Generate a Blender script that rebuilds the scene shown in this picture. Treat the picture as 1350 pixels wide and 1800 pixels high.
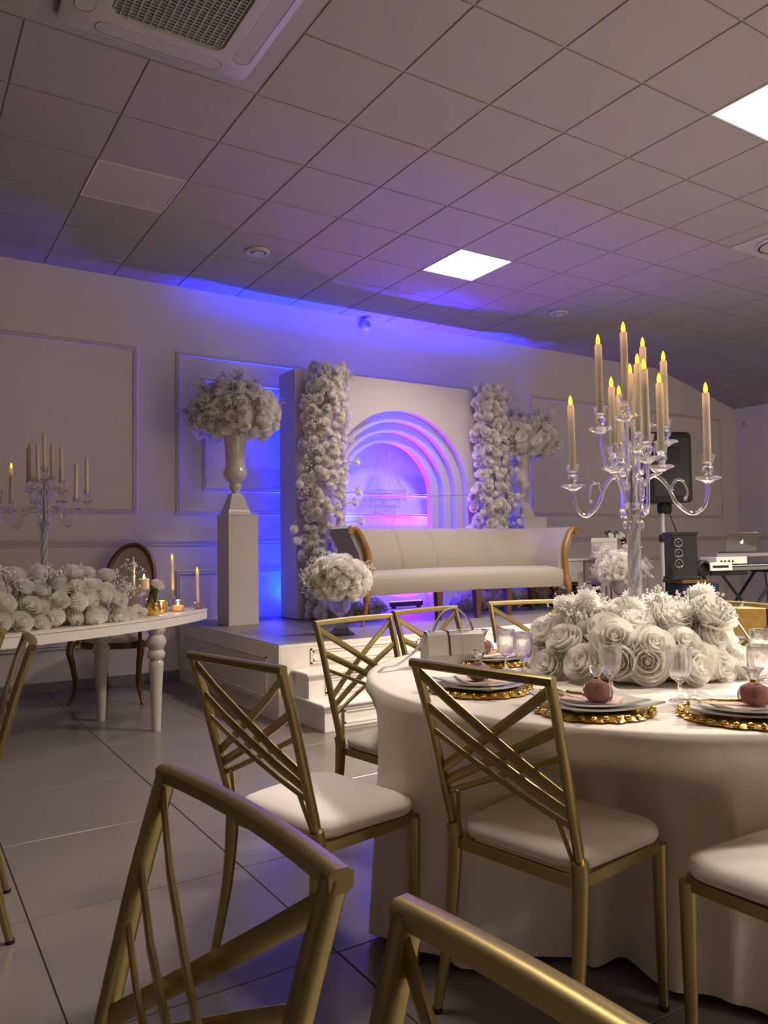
import bpy, math, random
from mathutils import Vector, Matrix, Quaternion, Euler
PI = math.pi
random.seed(7)
scene = bpy.context.scene
C = scene.collection
for o in list(bpy.data.objects):
    bpy.data.objects.remove(o)

# ------------------------------------------------------------------ camera
YAW, PITCH, ROLL, FPX, CAMZ = 0.565874, 0.046301, -0.0142136, 1360.29, 1.219
def camera():
    cd = bpy.data.cameras.new('camera'); co = bpy.data.objects.new('camera', cd); C.objects.link(co)
    f = Vector((math.sin(YAW) * math.cos(PITCH), math.cos(YAW) * math.cos(PITCH), math.sin(PITCH)))
    r = Vector((math.cos(YAW), -math.sin(YAW), 0)); u = r.cross(f)
    r2 = math.cos(ROLL) * r + math.sin(ROLL) * u; u2 = -math.sin(ROLL) * r + math.cos(ROLL) * u
    m = Matrix((r2, u2, -f)).transposed().to_4x4(); m.translation = (0, 0, CAMZ)
    co.matrix_world = m
    cd.sensor_fit = 'HORIZONTAL'; cd.sensor_width = 36.0; cd.lens = 36.0 * FPX / 1350.0
    cd.clip_start = 0.02; cd.clip_end = 60
    scene.camera = co
camera()

# ------------------------------------------------------------------ world, exposure
w = bpy.data.worlds.new('world'); scene.world = w; w.use_nodes = True
w.node_tree.nodes['Background'].inputs[0].default_value = (0.0, 0.0, 0.0, 1)
w.node_tree.nodes['Background'].inputs[1].default_value = 0.0
scene.view_settings.view_transform = 'Standard'
scene.view_settings.look = 'None'
scene.view_settings.gamma = 1.0
scene.view_settings.use_curve_mapping = False
scene.view_settings.exposure = 0.43
PANEL_WATTS = 130.0; PANEL_SPREAD = 125.0; PANEL_STRENGTH = 4.0                 # lit ceiling panels
PANEL_COLOUR = (1.0, 0.86, 0.73)
BLUE = (0.0, 0.016, 1.0); MAGENTA = (0.50, 0.0, 1.0); VIOLET = (0.010, 0.0, 1.0)
LED_POWER = 370.0

# ------------------------------------------------------------------ materials
MATS = {}
def mat(name, col, rough=0.5, metal=0.0, trans=0.0, ior=1.45, emit=None, es=0.0, noise=0.0, nscale=8.0, bump=0.0, bscale=60.0, sheen=0.0, coat=0.0, sub=0.0, transl=0.0, spec=None):
    if name in MATS: return MATS[name]
    m = bpy.data.materials.new(name); m.use_nodes = True
    nt = m.node_tree; b = nt.nodes['Principled BSDF']
    b.inputs['Base Color'].default_value = (*col, 1); b.inputs['Roughness'].default_value = rough
    b.inputs['Metallic'].default_value = metal; b.inputs['Transmission Weight'].default_value = trans
    b.inputs['IOR'].default_value = ior
    if spec is not None: b.inputs['Specular IOR Level'].default_value = spec
    if emit: b.inputs['Emission Color'].default_value = (*emit, 1); b.inputs['Emission Strength'].default_value = es
    if sheen: b.inputs['Sheen Weight'].default_value = sheen
    if coat: b.inputs['Coat Weight'].default_value = coat
    tc = nt.nodes.new('ShaderNodeTexCoord')
    if noise:
        n = nt.nodes.new('ShaderNodeTexNoise'); n.inputs['Scale'].default_value = nscale; n.inputs['Detail'].default_value = 5
        nt.links.new(tc.outputs['Object'], n.inputs['Vector'])
        mx = nt.nodes.new('ShaderNodeMix'); mx.data_type = 'RGBA'
        mx.inputs[6].default_value = (*[c * (1 - noise) for c in col], 1); mx.inputs[7].default_value = (*[min(1, c * (1 + noise)) for c in col], 1)
        nt.links.new(n.outputs['Fac'], mx.inputs[0]); nt.links.new(mx.outputs[2], b.inputs['Base Color'])
    if bump:
        n2 = nt.nodes.new('ShaderNodeTexNoise'); n2.inputs['Scale'].default_value = bscale; n2.inputs['Detail'].default_value = 3
        nt.links.new(tc.outputs['Object'], n2.inputs['Vector'])
        bp = nt.nodes.new('ShaderNodeBump'); bp.inputs['Strength'].default_value = bump; bp.inputs['Distance'].default_value = 0.01
        nt.links.new(n2.outputs['Fac'], bp.inputs['Height']); nt.links.new(bp.outputs['Normal'], b.inputs['Normal'])
    if transl:
        t = nt.nodes.new('ShaderNodeBsdfTranslucent'); t.inputs[0].default_value = (*col, 1)
        ms = nt.nodes.new('ShaderNodeMixShader'); ms.inputs[0].default_value = transl
        nt.links.new(b.outputs[0], ms.inputs[1]); nt.links.new(t.outputs[0], ms.inputs[2])
        nt.links.new(ms.outputs[0], nt.nodes['Material Output'].inputs[0])
    MATS[name] = m
    return m
M_WALL = mat('wall_paint', (0.78, 0.735, 0.69), 0.7, noise=0.03, nscale=3, bump=0.05, bscale=150)
M_TRIM = mat('trim_paint', (0.64, 0.60, 0.575), 0.5)
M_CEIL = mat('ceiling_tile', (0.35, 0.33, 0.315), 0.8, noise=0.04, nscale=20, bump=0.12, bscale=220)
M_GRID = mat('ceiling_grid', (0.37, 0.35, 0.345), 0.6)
M_FLOOR = mat('floor_tile', (0.195, 0.175, 0.161), 0.25, noise=0.06, nscale=2.5, bump=0.03, bscale=30)
M_GROUT = mat('grout', (0.07, 0.06, 0.055), 0.9)
M_SKIRT = mat('skirting_tile', (0.25, 0.23, 0.22), 0.4, noise=0.05)
M_WHITE = mat('white_lacquer', (0.86, 0.81, 0.74), 0.3, noise=0.02)
M_FIX = mat('ceiling_fitting', (0.47, 0.445, 0.44), 0.35, noise=0.02)
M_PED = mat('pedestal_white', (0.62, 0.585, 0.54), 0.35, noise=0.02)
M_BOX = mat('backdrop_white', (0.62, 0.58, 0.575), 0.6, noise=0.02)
M_GLOSS = mat('gloss_ceramic', (0.60, 0.56, 0.50), 0.12, coat=0.5)
M_FABRIC = mat('seat_fabric', (0.86, 0.80, 0.76), 0.85, sheen=0.2, bump=0.06, bscale=400)
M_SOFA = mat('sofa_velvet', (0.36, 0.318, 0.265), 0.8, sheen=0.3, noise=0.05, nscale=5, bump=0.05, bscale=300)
M_CLOTH = mat('table_cloth', (0.80, 0.73, 0.66), 0.7, sheen=0.15, bump=0.05, bscale=500)
M_GOLD = mat('champagne_gold', (0.40, 0.315, 0.13), 0.34, metal=0.85, noise=0.08, nscale=6)
M_SGOLD = mat('shiny_gold', (0.75, 0.52, 0.14), 0.2, metal=1.0)
M_WOODG = mat('gilded_wood', (0.36, 0.19, 0.06), 0.35, metal=0.3, noise=0.15, nscale=12)
M_BROWN = mat('bronze_brown', (0.18, 0.09, 0.035), 0.3, metal=0.6, noise=0.1)
M_COPPER = mat('bronze_bead', (0.33, 0.16, 0.08), 0.18, metal=1.0)
M_ROSE = mat('rose_petal', (0.95, 0.93, 0.88), 0.7, transl=0.35)
M_ROSEG = mat('rose_calyx', (0.72, 0.72, 0.58), 0.8)
M_RED = mat('red_petal', (0.30, 0.01, 0.02), 0.6)
M_LEAF = mat('leaf_green', (0.04, 0.09, 0.03), 0.5)
M_STEM = mat('dry_stem', (0.22, 0.20, 0.15), 0.8)
M_BREATH = mat('breath_bloom', (0.88, 0.86, 0.80), 0.8)
M_FOAM = mat('floral_foam', (0.66, 0.65, 0.55), 0.9, noise=0.3, nscale=30, bump=0.8, bscale=60)
def crystal():
    m = mat('crystal', (0.97, 0.97, 1.0), 0.02, trans=1.0, ior=1.46); nt = m.node_tree; b = nt.nodes['Principled BSDF']
    tr = nt.nodes.new('ShaderNodeBsdfTransparent'); ms = nt.nodes.new('ShaderNodeMixShader'); ms.inputs[0].default_value = 0.28
    nt.links.new(b.outputs[0], ms.inputs[1]); nt.links.new(tr.outputs[0], ms.inputs[2]); nt.links.new(ms.outputs[0], nt.nodes['Material Output'].inputs[0]); return m
M_GLASS = crystal()
M_TWIST = mat('twisted_acrylic', (0.80, 0.80, 0.84), 0.10, trans=0.55, ior=1.46)
M_WAX = mat('candle_wax', (0.76, 0.67, 0.50), 0.5)
M_FLAME = mat('led_flame', (1, 0.55, 0.05), 0.5, emit=(1.0, 0.42, 0.02), es=2.6)
M_GLOW = mat('glowing_wax', (0.8, 0.5, 0.25), 0.5, emit=(1.0, 0.35, 0.06), es=0.35)  # wax emits faintly, painting in the glow of the flame above
def lit_wax():  # flame's glow through the wax painted as emission rising towards the tip
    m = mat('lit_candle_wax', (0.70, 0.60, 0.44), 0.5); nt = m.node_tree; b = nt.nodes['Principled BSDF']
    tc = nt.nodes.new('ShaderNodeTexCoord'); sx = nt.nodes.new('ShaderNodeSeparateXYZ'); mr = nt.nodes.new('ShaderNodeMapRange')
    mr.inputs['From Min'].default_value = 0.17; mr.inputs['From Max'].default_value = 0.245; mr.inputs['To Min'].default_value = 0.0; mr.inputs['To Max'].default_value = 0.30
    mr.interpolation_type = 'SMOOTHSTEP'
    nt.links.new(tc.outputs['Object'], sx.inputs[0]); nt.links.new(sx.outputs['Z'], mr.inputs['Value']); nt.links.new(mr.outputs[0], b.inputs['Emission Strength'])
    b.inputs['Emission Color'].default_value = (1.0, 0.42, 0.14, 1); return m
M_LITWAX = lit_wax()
M_FIRE = mat('real_flame', (1, 0.8, 0.4), 0.5, emit=(1.0, 0.72, 0.30), es=9.0)
M_BLACK = mat('black_plastic', (0.012, 0.012, 0.014), 0.5)
M_DARK = mat('dark_mesh', (0.025, 0.025, 0.028), 0.4)
M_NAVY = mat('navy_cloth', (0.006, 0.010, 0.030), 0.7)
M_STEEL = mat('grey_steel', (0.5, 0.5, 0.5), 0.3, metal=0.9)
M_ALU = mat('laptop_aluminium', (0.13, 0.12, 0.105), 0.4, metal=0.7)
M_EMBLEM = mat('lit_emblem', (1, 1, 1), 0.5, emit=(1, 1, 1), es=1.5)
M_PANEL = mat('lit_diffuser', (1, 1, 1), 0.5, emit=PANEL_COLOUR, es=PANEL_STRENGTH)
M_PLATE = mat('plate_china', (0.62, 0.62, 0.58), 0.12, coat=0.5)
M_NAPKIN = mat('blush_napkin', (0.62, 0.47, 0.42), 0.8)
M_PINK = mat('pink_favour', (0.30, 0.12, 0.10), 0.45, noise=0.2, nscale=30)
M_BAG = mat('bag_leather', (0.52, 0.50, 0.46), 0.45, bump=0.05, bscale=200)
M_BAGE = mat('bag_edge', (0.05, 0.05, 0.06), 0.5)
M_DECK = mat('stage_laminate', (0.20, 0.185, 0.18), 0.42, noise=0.2, nscale=3)
M_LEDW = mat('led_dot', (1, 1, 1), 0.5, emit=(0.55, 0.35, 1.0), es=1.6)
M_PAPER = mat('white_paper', (0.62, 0.57, 0.55), 0.8)
M_GPAPER = mat('gold_leaf_paper', (0.42, 0.28, 0.08), 0.45, metal=0.4, noise=0.6, nscale=25)
M_INK = mat('grey_ink', (0.22, 0.19, 0.18), 0.8)
M_MIRROR = mat('mirror_back_fabric', (0.42, 0.37, 0.31), 0.6, sheen=0.2)

# ------------------------------------------------------------------ mesh builder
class MB:
    def __init__(s): s.v = []; s.f = []; s.m = []; s.cur = 0
    def add(s, vs, fs):
        k = len(s.v); s.v += [tuple(v) for v in vs]
        for f in fs: s.f.append(tuple(i + k for i in f)); s.m.append(s.cur)
        return s
    def box(s, x0, x1, y0, y1, z0, z1, M=None):
        vs = [Vector(p) for p in ((x0, y0, z0), (x1, y0, z0), (x1, y1, z0), (x0, y1, z0), (x0, y0, z1), (x1, y0, z1), (x1, y1, z1), (x0, y1, z1))]
        if M: vs = [M @ v for v in vs]
        return s.add(vs, [(0, 3, 2, 1), (4, 5, 6, 7), (0, 1, 5, 4), (1, 2, 6, 5), (2, 3, 7, 6), (3, 0, 4, 7)])
    def bbox(s, x0, x1, y0, y1, z0, z1, b=0.004, M=None):
        """box with chamfered edges"""
        vs = []
        for sx in (0, 1):
            for sy in (0, 1):
                for sz in (0, 1):
                    p = [(x0, x1)[sx], (y0, y1)[sy], (z0, z1)[sz]]; d = [1 - 2 * sx, 1 - 2 * sy, 1 - 2 * sz]
                    for ax in range(3):
                        q = list(p)
                        for a2 in range(3):
                            if a2 != ax: q[a2] += d[a2] * b
                        vs.append(Vector(q))
        def I(sx, sy, sz, ax): return (sx * 4 + sy * 2 + sz) * 3 + ax
        F = []
        for ax in range(3):
            for sd in (0, 1):
                o = [a for a in range(3) if a != ax]; r = []
                for (a, c) in ((0, 0), (1, 0), (1, 1), (0, 1)):
                    t = [0, 0, 0]; t[ax] = sd; t[o[0]] = a; t[o[1]] = c; r.append(I(*t, ax))
                flip = (sd == 0) != (ax == 1)
                F.append(tuple(reversed(r)) if flip else tuple(r))
        for ax in range(3):
            o = [a for a in range(3) if a != ax]
            for a in (0, 1):
                for c in (0, 1):
                    t0 = [0, 0, 0]; t0[o[0]] = a; t0[o[1]] = c; t1 = list(t0); t1[ax] = 1
                    F.append((I(*t0, o[0]), I(*t1, o[0]), I(*t1, o[1]), I(*t0, o[1])))
        for sx in (0, 1):
            for sy in (0, 1):
                for sz in (0, 1): F.append((I(sx, sy, sz, 0), I(sx, sy, sz, 1), I(sx, sy, sz, 2)))
        if M: vs = [M @ v for v in vs]
        return s.add(vs, F)
    def tube(s, pts, rad, n=8, cap=True, flat=None):
        """round tube along pts; flat=(w,d,up) makes a rectangular bar"""
        pts = [Vector(p) for p in pts]; N = len(pts); vs = []
        rad = rad if isinstance(rad, (list, tuple)) else [rad] * N
        up = None
        for i, p in enumerate(pts):
            t = (pts[min(i + 1, N - 1)] - pts[max(i - 1, 0)]).normalized()
            if up is None:
                a = Vector((0, 0, 1)) if abs(t.z) < 0.9 else Vector((0, 1, 0))
                if flat and len(flat) > 2: a = Vector(flat[2])
                up = (a - t * a.dot(t)).normalized()
            else: up = (up - t * up.dot(t)).normalized()
            sd = t.cross(up)
            if flat:
                for (a, c) in ((-.55, -1), (.55, -1), (1, -.6), (1, .6), (.55, 1), (-.55, 1), (-1, .6), (-1, -.6)): vs.append(p + sd * a * flat[0] / 2 + up * c * flat[1] / 2)
            else:
                for k in range(n):
                    an = 2 * PI * k / n; vs.append(p + (sd * math.cos(an) + up * math.sin(an)) * rad[i])
        n = 8 if flat else n; F = []
        for i in range(N - 1):
            for k in range(n): F.append((i * n + k, i * n + (k + 1) % n, (i + 1) * n + (k + 1) % n, (i + 1) * n + k))
        if cap: F.append(tuple(reversed(range(n)))); F.append(tuple(range((N - 1) * n, N * n)))
        return s.add(vs, F)
    def lathe(s, prof, n=16, c=(0, 0, 0), fn=None, cap=True):
        """prof: list of (r,z); fn(theta,i)->radius factor"""
        vs = []; F = []
        for i, (r, z) in enumerate(prof):
            for k in range(n):
                a = 2 * PI * k / n; q = r * (fn(a, i, z) if fn else 1)
                vs.append((c[0] + q * math.cos(a), c[1] + q * math.sin(a), c[2] + z))
        for i in range(len(prof) - 1):
            for k in range(n): F.append((i * n + k, i * n + (k + 1) % n, (i + 1) * n + (k + 1) % n, (i + 1) * n + k))
        if cap:
            if prof[0][0] > 1e-4: F.append(tuple(reversed(range(n))))
            if prof[-1][0] > 1e-4: F.append(tuple(range((len(prof) - 1) * n, len(prof) * n)))
        return s.add(vs, F)
    def ball(s, c, r, n=8, m=6, sz=1.0):
        return s.lathe([(r * math.sin(PI * i / m) + (1e-5 if i in (0, m) else 0), -r * sz * math.cos(PI * i / m)) for i in range(m + 1)], n, c, cap=False)
    def prism(s, poly, z0, z1, axis='z'):
        n = len(poly)
        def P(a, c, h): return {'z': (a, c, h), 'y': (a, h, c), 'x': (h, a, c)}[axis]
        vs = [P(a, c, z0) for a, c in poly] + [P(a, c, z1) for a, c in poly]
        return s.add(vs, [tuple(reversed(range(n))), tuple(range(n, 2 * n))] + [(i, (i + 1) % n, n + (i + 1) % n, n + i) for i in range(n)])
    def grid(s, fn, nu, nv):
        vs = [fn(i / nu, j / nv) for j in range(nv + 1) for i in range(nu + 1)]
        F = [(j * (nu + 1) + i, j * (nu + 1) + i + 1, (j + 1) * (nu + 1) + i + 1, (j + 1) * (nu + 1) + i) for j in range(nv) for i in range(nu)]
        return s.add(vs, F)
    def mesh(s, name, mats, smooth=True, sharp=40):
        me = bpy.data.meshes.new(name); me.from_pydata(s.v, [], s.f)
        for m in (mats if isinstance(mats, (list, tuple)) else [mats]): me.materials.append(m)
        me.polygons.foreach_set('material_index', s.m)
        if smooth:
            me.polygons.foreach_set('use_smooth', [True] * len(s.f))
            try: me.set_sharp_from_angle(angle=math.radians(sharp))
            except Exception: pass
        me.update(); return me
    def build(s, name, mats, parent=None, smooth=True, sharp=40):
        return link(name, s.mesh(name, mats, smooth, sharp), parent)
def link(name, me, parent=None):
    o = bpy.data.objects.new(name, me); C.objects.link(o)
    if parent: o.parent = parent
    return o
def tag(o, label=None, cat=None, group=None, kind=None):
    if label: o['label'] = label
    if cat: o['category'] = cat
    if group: o['group'] = group
    if kind: o['kind'] = kind
    return o
def thing(name, label, cat, loc=(0, 0, 0), rz=0.0, group=None):
    o = bpy.data.objects.new(name, None); C.objects.link(o); o.empty_display_size = 0.1
    o.location = loc; o.rotation_euler = (0, 0, rz)
    return tag(o, label, cat, group)
def fix(o):
    """recalculate normals outward"""
    import bmesh
    bm = bmesh.new(); bm.from_mesh(o.data); bmesh.ops.recalc_face_normals(bm, faces=bm.faces); bm.to_mesh(o.data); bm.free(); return o
def copy_tree(o, parent=None):
    c = o.copy(); C.objects.link(c); c.parent = parent
    for ch in list(o.children): copy_tree(ch, c)
    return c
def bez(p0, p1, p2, p3, n=10):
    r = []
    for i in range(n + 1):
        t = i / n; a = (1 - t) ** 3; b = 3 * t * (1 - t) ** 2; c = 3 * t * t * (1 - t); d = t ** 3
        r.append(tuple(a * p0[k] + b * p1[k] + c * p2[k] + d * p3[k] for k in range(len(p0))))
    return r
def spline(pts, n=6):
    """Catmull-Rom through pts"""
    pts = [Vector(p) for p in pts]; out = []
    for i in range(len(pts) - 1):
        p0 = pts[max(i - 1, 0)]; p1 = pts[i]; p2 = pts[i + 1]; p3 = pts[min(i + 2, len(pts) - 1)]
        for k in range(n):
            t = k / n
            out.append(0.5 * ((2 * p1) + (p2 - p0) * t + (2 * p0 - 5 * p1 + 4 * p2 - p3) * t * t + (3 * p1 - p0 - 3 * p2 + p3) * t ** 3))
    out.append(pts[-1]); return out
ORD = ['first', 'second', 'third', 'fourth', 'fifth', 'sixth', 'seventh', 'eighth', 'ninth', 'tenth', 'eleventh', 'twelfth', 'thirteenth']

# ------------------------------------------------------------------ the room
YW = 7.325; XR = 11.29; XL = -5.0; YF = -5.0; HC = 3.786; XFOLD = 9.39; ZR = 3.34; SZ = 0.544
def struct(name, mb, m, parent=None, smooth=False):
    o = mb.build(name, m, parent, smooth)
    if not parent: tag(o, kind='structure')
    return o
def room():
    b = MB().box(XL, XR, YF, YW, -0.12, -0.004); floor = struct('floor', b, M_GROUT)
    T = 0.755; g = 0.0022
    me = MB().bbox(g, T - g, g, T - g, -0.02, 0.0, 0.0015).mesh('tile', M_FLOOR, False)
    for i in range(-4, 11):
        for j in range(-4, 7):
            x = 0.397 + i * T; y = 2.111 + j * T
            if y + T > YW:
                o = MB().bbox(g, T - g, g, YW - y, -0.02, 0.0, 0.0015).build('tile', M_FLOOR, floor, False)
            else: o = link('tile', me, floor)
            o.location = (x, y, 0)
    def wall(n, x0, x1, y0, y1): struct(n, MB().box(x0, x1, y0, y1, -0.12, HC + 0.2), M_WALL)
    wall('wall_back', XL - .2, XR + .2, YW, YW + 0.2); wall('wall_right', XR, XR + .2, YF - .2, YW)
    wall('wall_left', XL - .2, XL, YF - .2, YW); wall('wall_front', XL, XR, YF - .2, YF)
    b = MB().box(XL, XFOLD, YF, YW, HC + 0.008, HC + 0.15)
    b.add([(XFOLD, YF, HC + .008), (XR, YF, ZR + .008), (XR, YW, ZR + .008), (XFOLD, YW, HC + .008), (XFOLD, YF, HC + .15), (XR, YF, HC + .15), (XR, YW, HC + .15), (XFOLD, YW, HC + .15)],
          [(0, 3, 2, 1), (4, 5, 6, 7), (0, 1, 5, 4), (1, 2, 6, 5), (2, 3, 7, 6), (3, 0, 4, 7)])
    ceil = struct('ceiling', b, M_GRID)
    g = 0.0055
    me = MB().bbox(g, .6 - g, g, .6 - g, 0, 0.008, 0.002).mesh('tile', M_CEIL, False)
    skip = {(1, 0), (11, 0), (11, -4), (6, 0), (6, 5), (1, 5), (0, 2), (0, 1), (1, 2), (1, 1)}
    for i in range(-3, 15):
        for j in range(-4, 9):
            if (i, j) in skip: continue
            x = 0.4987 + .6 * i; y = 2.158 + .6 * j
            if x + .6 > XFOLD + 0.05: continue
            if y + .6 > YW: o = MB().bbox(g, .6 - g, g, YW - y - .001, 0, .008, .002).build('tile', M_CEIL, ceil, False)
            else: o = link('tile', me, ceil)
            o.location = (x, y, HC)
    # narrow cut strip before the fold, then the sloping part
    an = math.atan2(HC - ZR, XR - XFOLD); L = math.hypot(HC - ZR, XR - XFOLD) / 3
    me2 = MB().bbox(g, L - g, g, .6 - g, 0, 0.008, 0.002).mesh('tile', M_CEIL, False)
    x0 = 0.4987 + .6 * 14
    for j in range(-4, 9):
        y = 2.158 + .6 * j; ye = min(.6, YW - y) - g
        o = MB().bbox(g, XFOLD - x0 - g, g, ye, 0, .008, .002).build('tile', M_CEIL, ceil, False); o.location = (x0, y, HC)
        for k in range(3):
            o = link('tile', me2, ceil) if y + .6 < YW else MB().bbox(g, L - g, g, ye, 0, .008, .002).build('tile', M_CEIL, ceil, False)
            o.location = (XFOLD + k * L * math.cos(an), y, HC - k * L * math.sin(an)); o.rotation_euler = (0, an, 0)
    # back wall skirting of grey tiles
    sk = struct('baseboard_back', MB().box(XL, XR, YW - .004, YW, 0, .088), M_GROUT)
    me = MB().bbox(.0015, .755 - .0015, -.010, 0, 0.001, .09, .001).mesh('skirting_tile', M_SKIRT, False)
    for i in range(-2, 14):
        o = link('skirting_tile', me, sk); o.location = (0.397 + .755 * i, YW - .002, 0)
    struct('baseboard_right', MB().bbox(XR - .012, XR, YF, YW - .012, 0, .09, .001), M_SKIRT)
    # chair rail: moulded strip
    def rail(name, a, b_, nrm, z0=1.262, h=.066):
        prof = [(0, 0), (.010, .004), (.014, .014), (.010, .022), (.012, .032), (.022, .042), (.020, .054), (.012, .060), (0, .066)]
        bm = MB(); vs = []
        for e in (a, b_):
            for (d, z) in prof: vs.append((e[0] + nrm[0] * d, e[1] + nrm[1] * d, z0 + z * h / .066))
        n = len(prof); bm.add(vs, [(i, i + 1, n + i + 1, n + i) for i in range(n - 1)])
        struct(name, bm, M_TRIM)
    rail('trim_1', (XL, YW), (XR, YW), (0, -1)); rail('trim_2', (XR, YW), (XR, YF), (-1, 0))
    # picture-frame mouldings
    cnt = [2]
    def frame(x0, x1, z0, z1, wdt=.045, wallr=False):
        cnt[0] += 1; bm = MB()
        prof = [(0, 0), (.002, .010), (.010, .016), (.018, .012), (.024, .010), (.034, .018), (.042, .012), (.045, 0)]
        rings = []
        for (d, h) in prof:
            q = d * wdt / .045
            rings.append([(x0 + q, h, z0 + q), (x1 - q, h, z0 + q), (x1 - q, h, z1 - q), (x0 + q, h, z1 - q)])
        vs = []
        for r in rings:
            for (a, h, z) in r: vs.append((XR - h, a, z) if wallr else (a, YW - h, z))
        F = [(i * 4 + k, i * 4 + (k + 1) % 4, (i + 1) * 4 + (k + 1) % 4, (i + 1) * 4 + k) for i in range(len(prof) - 1) for k in range(4)]
        bm.add(vs, F); fix(struct('trim_%d' % cnt[0], bm, M_TRIM))
    frame(-2.2, 1.925, 1.565, 3.145); frame(2.285, 6.50, 1.565, 3.150); frame(2.55, 6.24, 1.80, 2.92, .04)
    frame(6.875, 8.66, 1.60, 3.155); frame(9.06, 10.91, 1.60, 3.155)
    frame(-2.2, 1.925, .36, 1.03); frame(2.285, 6.5, .36, 1.03); frame(6.875, 8.66, .36, 1.03); frame(9.06, 10.91, .36, 1.03)
    frame(5.0, 6.75, 1.60, 3.0, .045, True); frame(2.6, 4.6, 1.60, 3.0, .045, True); frame(5.0, 6.75, .36, 1.03, .045, True)
room()

# ------------------------------------------------------------------ ceiling fittings
def lit_panel(i, j, label, lit=True, k=1.0):
    x = 0.4987 + .6 * i; y = 2.158 + .6 * j
    t = thing('ceiling_light', label, 'ceiling light', (x + .3, y + .3, HC))
    b = MB()
    for (x0, x1, y0, y1) in ((-.296, .296, -.296, -.284), (-.296, .296, .284, .296), (-.296, -.284, -.284, .284), (.284, .296, -.284, .284)): b.box(x0, x1, y0, y1, -.004, .008)
    b.build('frame', M_TRIM, t, False)
    MB().box(-.284, .284, -.284, .284, -.001, .006).build('diffuser', M_PANEL if lit else mat('unlit_diffuser', (0.47, 0.44, 0.435), 0.25), t, False)
    if lit:
        ld = bpy.data.lights.new('panel_light', 'AREA'); ld.shape = 'SQUARE'; ld.size = .56; ld.energy = PANEL_WATTS * k; ld.color = PANEL_COLOUR; ld.spread = math.radians(PANEL_SPREAD)
        lo = bpy.data.objects.new('panel_light', ld); C.objects.link(lo); lo.parent = t; lo.location = (0, 0, -.006)
lit_panel(6, 5, 'lit square ceiling panel above the stage sofa', True, .20)
lit_panel(6, 0, 'lit square ceiling panel at the right edge, nearer the camera')
lit_panel(1, 5, 'unlit square ceiling panel above the long table at left', False)
lit_panel(6, -5, 'added unseen lit ceiling panel beyond the right edge, first row behind the camera')  # unseen panel added to brighten the foreground
lit_panel(11, 0, 'unseen lit ceiling panel outside the right edge, level with the round table')  # unseen panel, placed from the urn bouquet's wall shadow, adds frontal light
lit_panel(11, -5, 'added unseen lit ceiling panel far right behind the camera')  # unseen panel added for frontal light on the stage
lit_panel(6, -10, 'added unseen lit ceiling panel well behind the camera')  # added out of view to lift the overall brightness
lit_panel(1, 0, 'added unseen lit ceiling panel above the aisle, outside the top edge', True, .10)  # weak unseen panel added to brighten seats, cloth and steps
lit_panel(11, -10, 'added unseen lit ceiling panel in the far corner behind the camera')  # another unseen panel, added to raise the room's brightness

def air_con():
    t = thing('air_conditioner', 'white square cassette air conditioner with black grille in the ceiling', 'air conditioner', (1.10, 3.37, HC))
    h = .475
    def rr(a, r, n=5):
        p = []
        for cx, cy, s in ((a - r, a - r, 0), (-a + r, a - r, 1), (-a + r, -a + r, 2), (a - r, -a + r, 3)):
            for k in range(n + 1):
                an = (s + k / n) * PI / 2; p.append((cx + r * math.cos(an), cy + r * math.sin(an)))
        return p
    b = MB(); rings = [(rr(h, .05), -.000), (rr(h, .05), -.030), (rr(h - .02, .06), -.042), (rr(.30, .07), -.050), (rr(.275, .06), -.050), (rr(.270, .055), -.030)]
    vs = [(x, y, z) for r, z in rings for x, y in r]; n = len(rings[0][0])
    b.add(vs, [(i * n + k, (i + 1) * n + k, (i + 1) * n + (k + 1) % n, i * n + (k + 1) % n) for i in range(len(rings) - 1) for k in range(n)])
    fix(b.build('body', M_FIX, t))
    MB().box(-.27, .27, -.27, .27, -.012, -.006).build('filter', M_BLACK, t, False)
    b = MB()
    for k in range(16):
        q = -.262 + k * .524 / 15; b.box(q - .003, q + .003, -.268, .268, -.040, -.030)
    for k in range(24):
        q = -.262 + k * .524 / 23; b.box(-.268, .268, q - .002, q + .002, -.040, -.030)
    b.build('grille', mat('grille_grey', (.42, .42, .38), .5), t, False)
    for k in range(4):
        an = k * PI / 2
        p = []
        for (cx, s) in ((.27, 0), (-.27, 2)):
            for q in range(7):
                a = (s - 1) * PI / 2 + q / 6 * PI; p.append((cx + .045 * math.cos(a), .385 + .045 * math.sin(a)))
        R = Matrix.Rotation(an, 3, 'Z')
        b = MB(); b.prism(p, -.0475, -.044); b.v = [tuple(R @ Vector(v)) for v in b.v]
        lv = fix(b.build('louver', mat('louver_white', (.44, .415, .41), .4), t))
        b = MB(); b.tube([R @ Vector((x, y, -.0465)) for x, y in p + p[:1]], .002, 5); b.build('louver_gap', M_GROUT, lv)
air_con()
def ceiling_vent(x, y, label, z=HC):
    t = thing('air_valve', label, 'vent', (x, y, z))
    MB().lathe([(.060, -.001), (.105, -.001), (.108, -.006), (.098, -.020), (.075, -.024), (.062, -.012)], 24, cap=False).build('ring', M_FIX, t)
    MB().lathe([(.0001, -.004), (.066, -.004)], 20, cap=False).build('gap', M_BLACK, t)
    MB().lathe([(.048, -.005), (.054, -.022), (.046, -.032), (.0001, -.036)], 20, cap=False).build('disc', M_FIX, t)
ceiling_vent(2.62, 6.09, 'small round ceiling valve above the left flower urn')
ceiling_vent(6.17, 6.06, 'small round ceiling valve right of the far lit panel')
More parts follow.
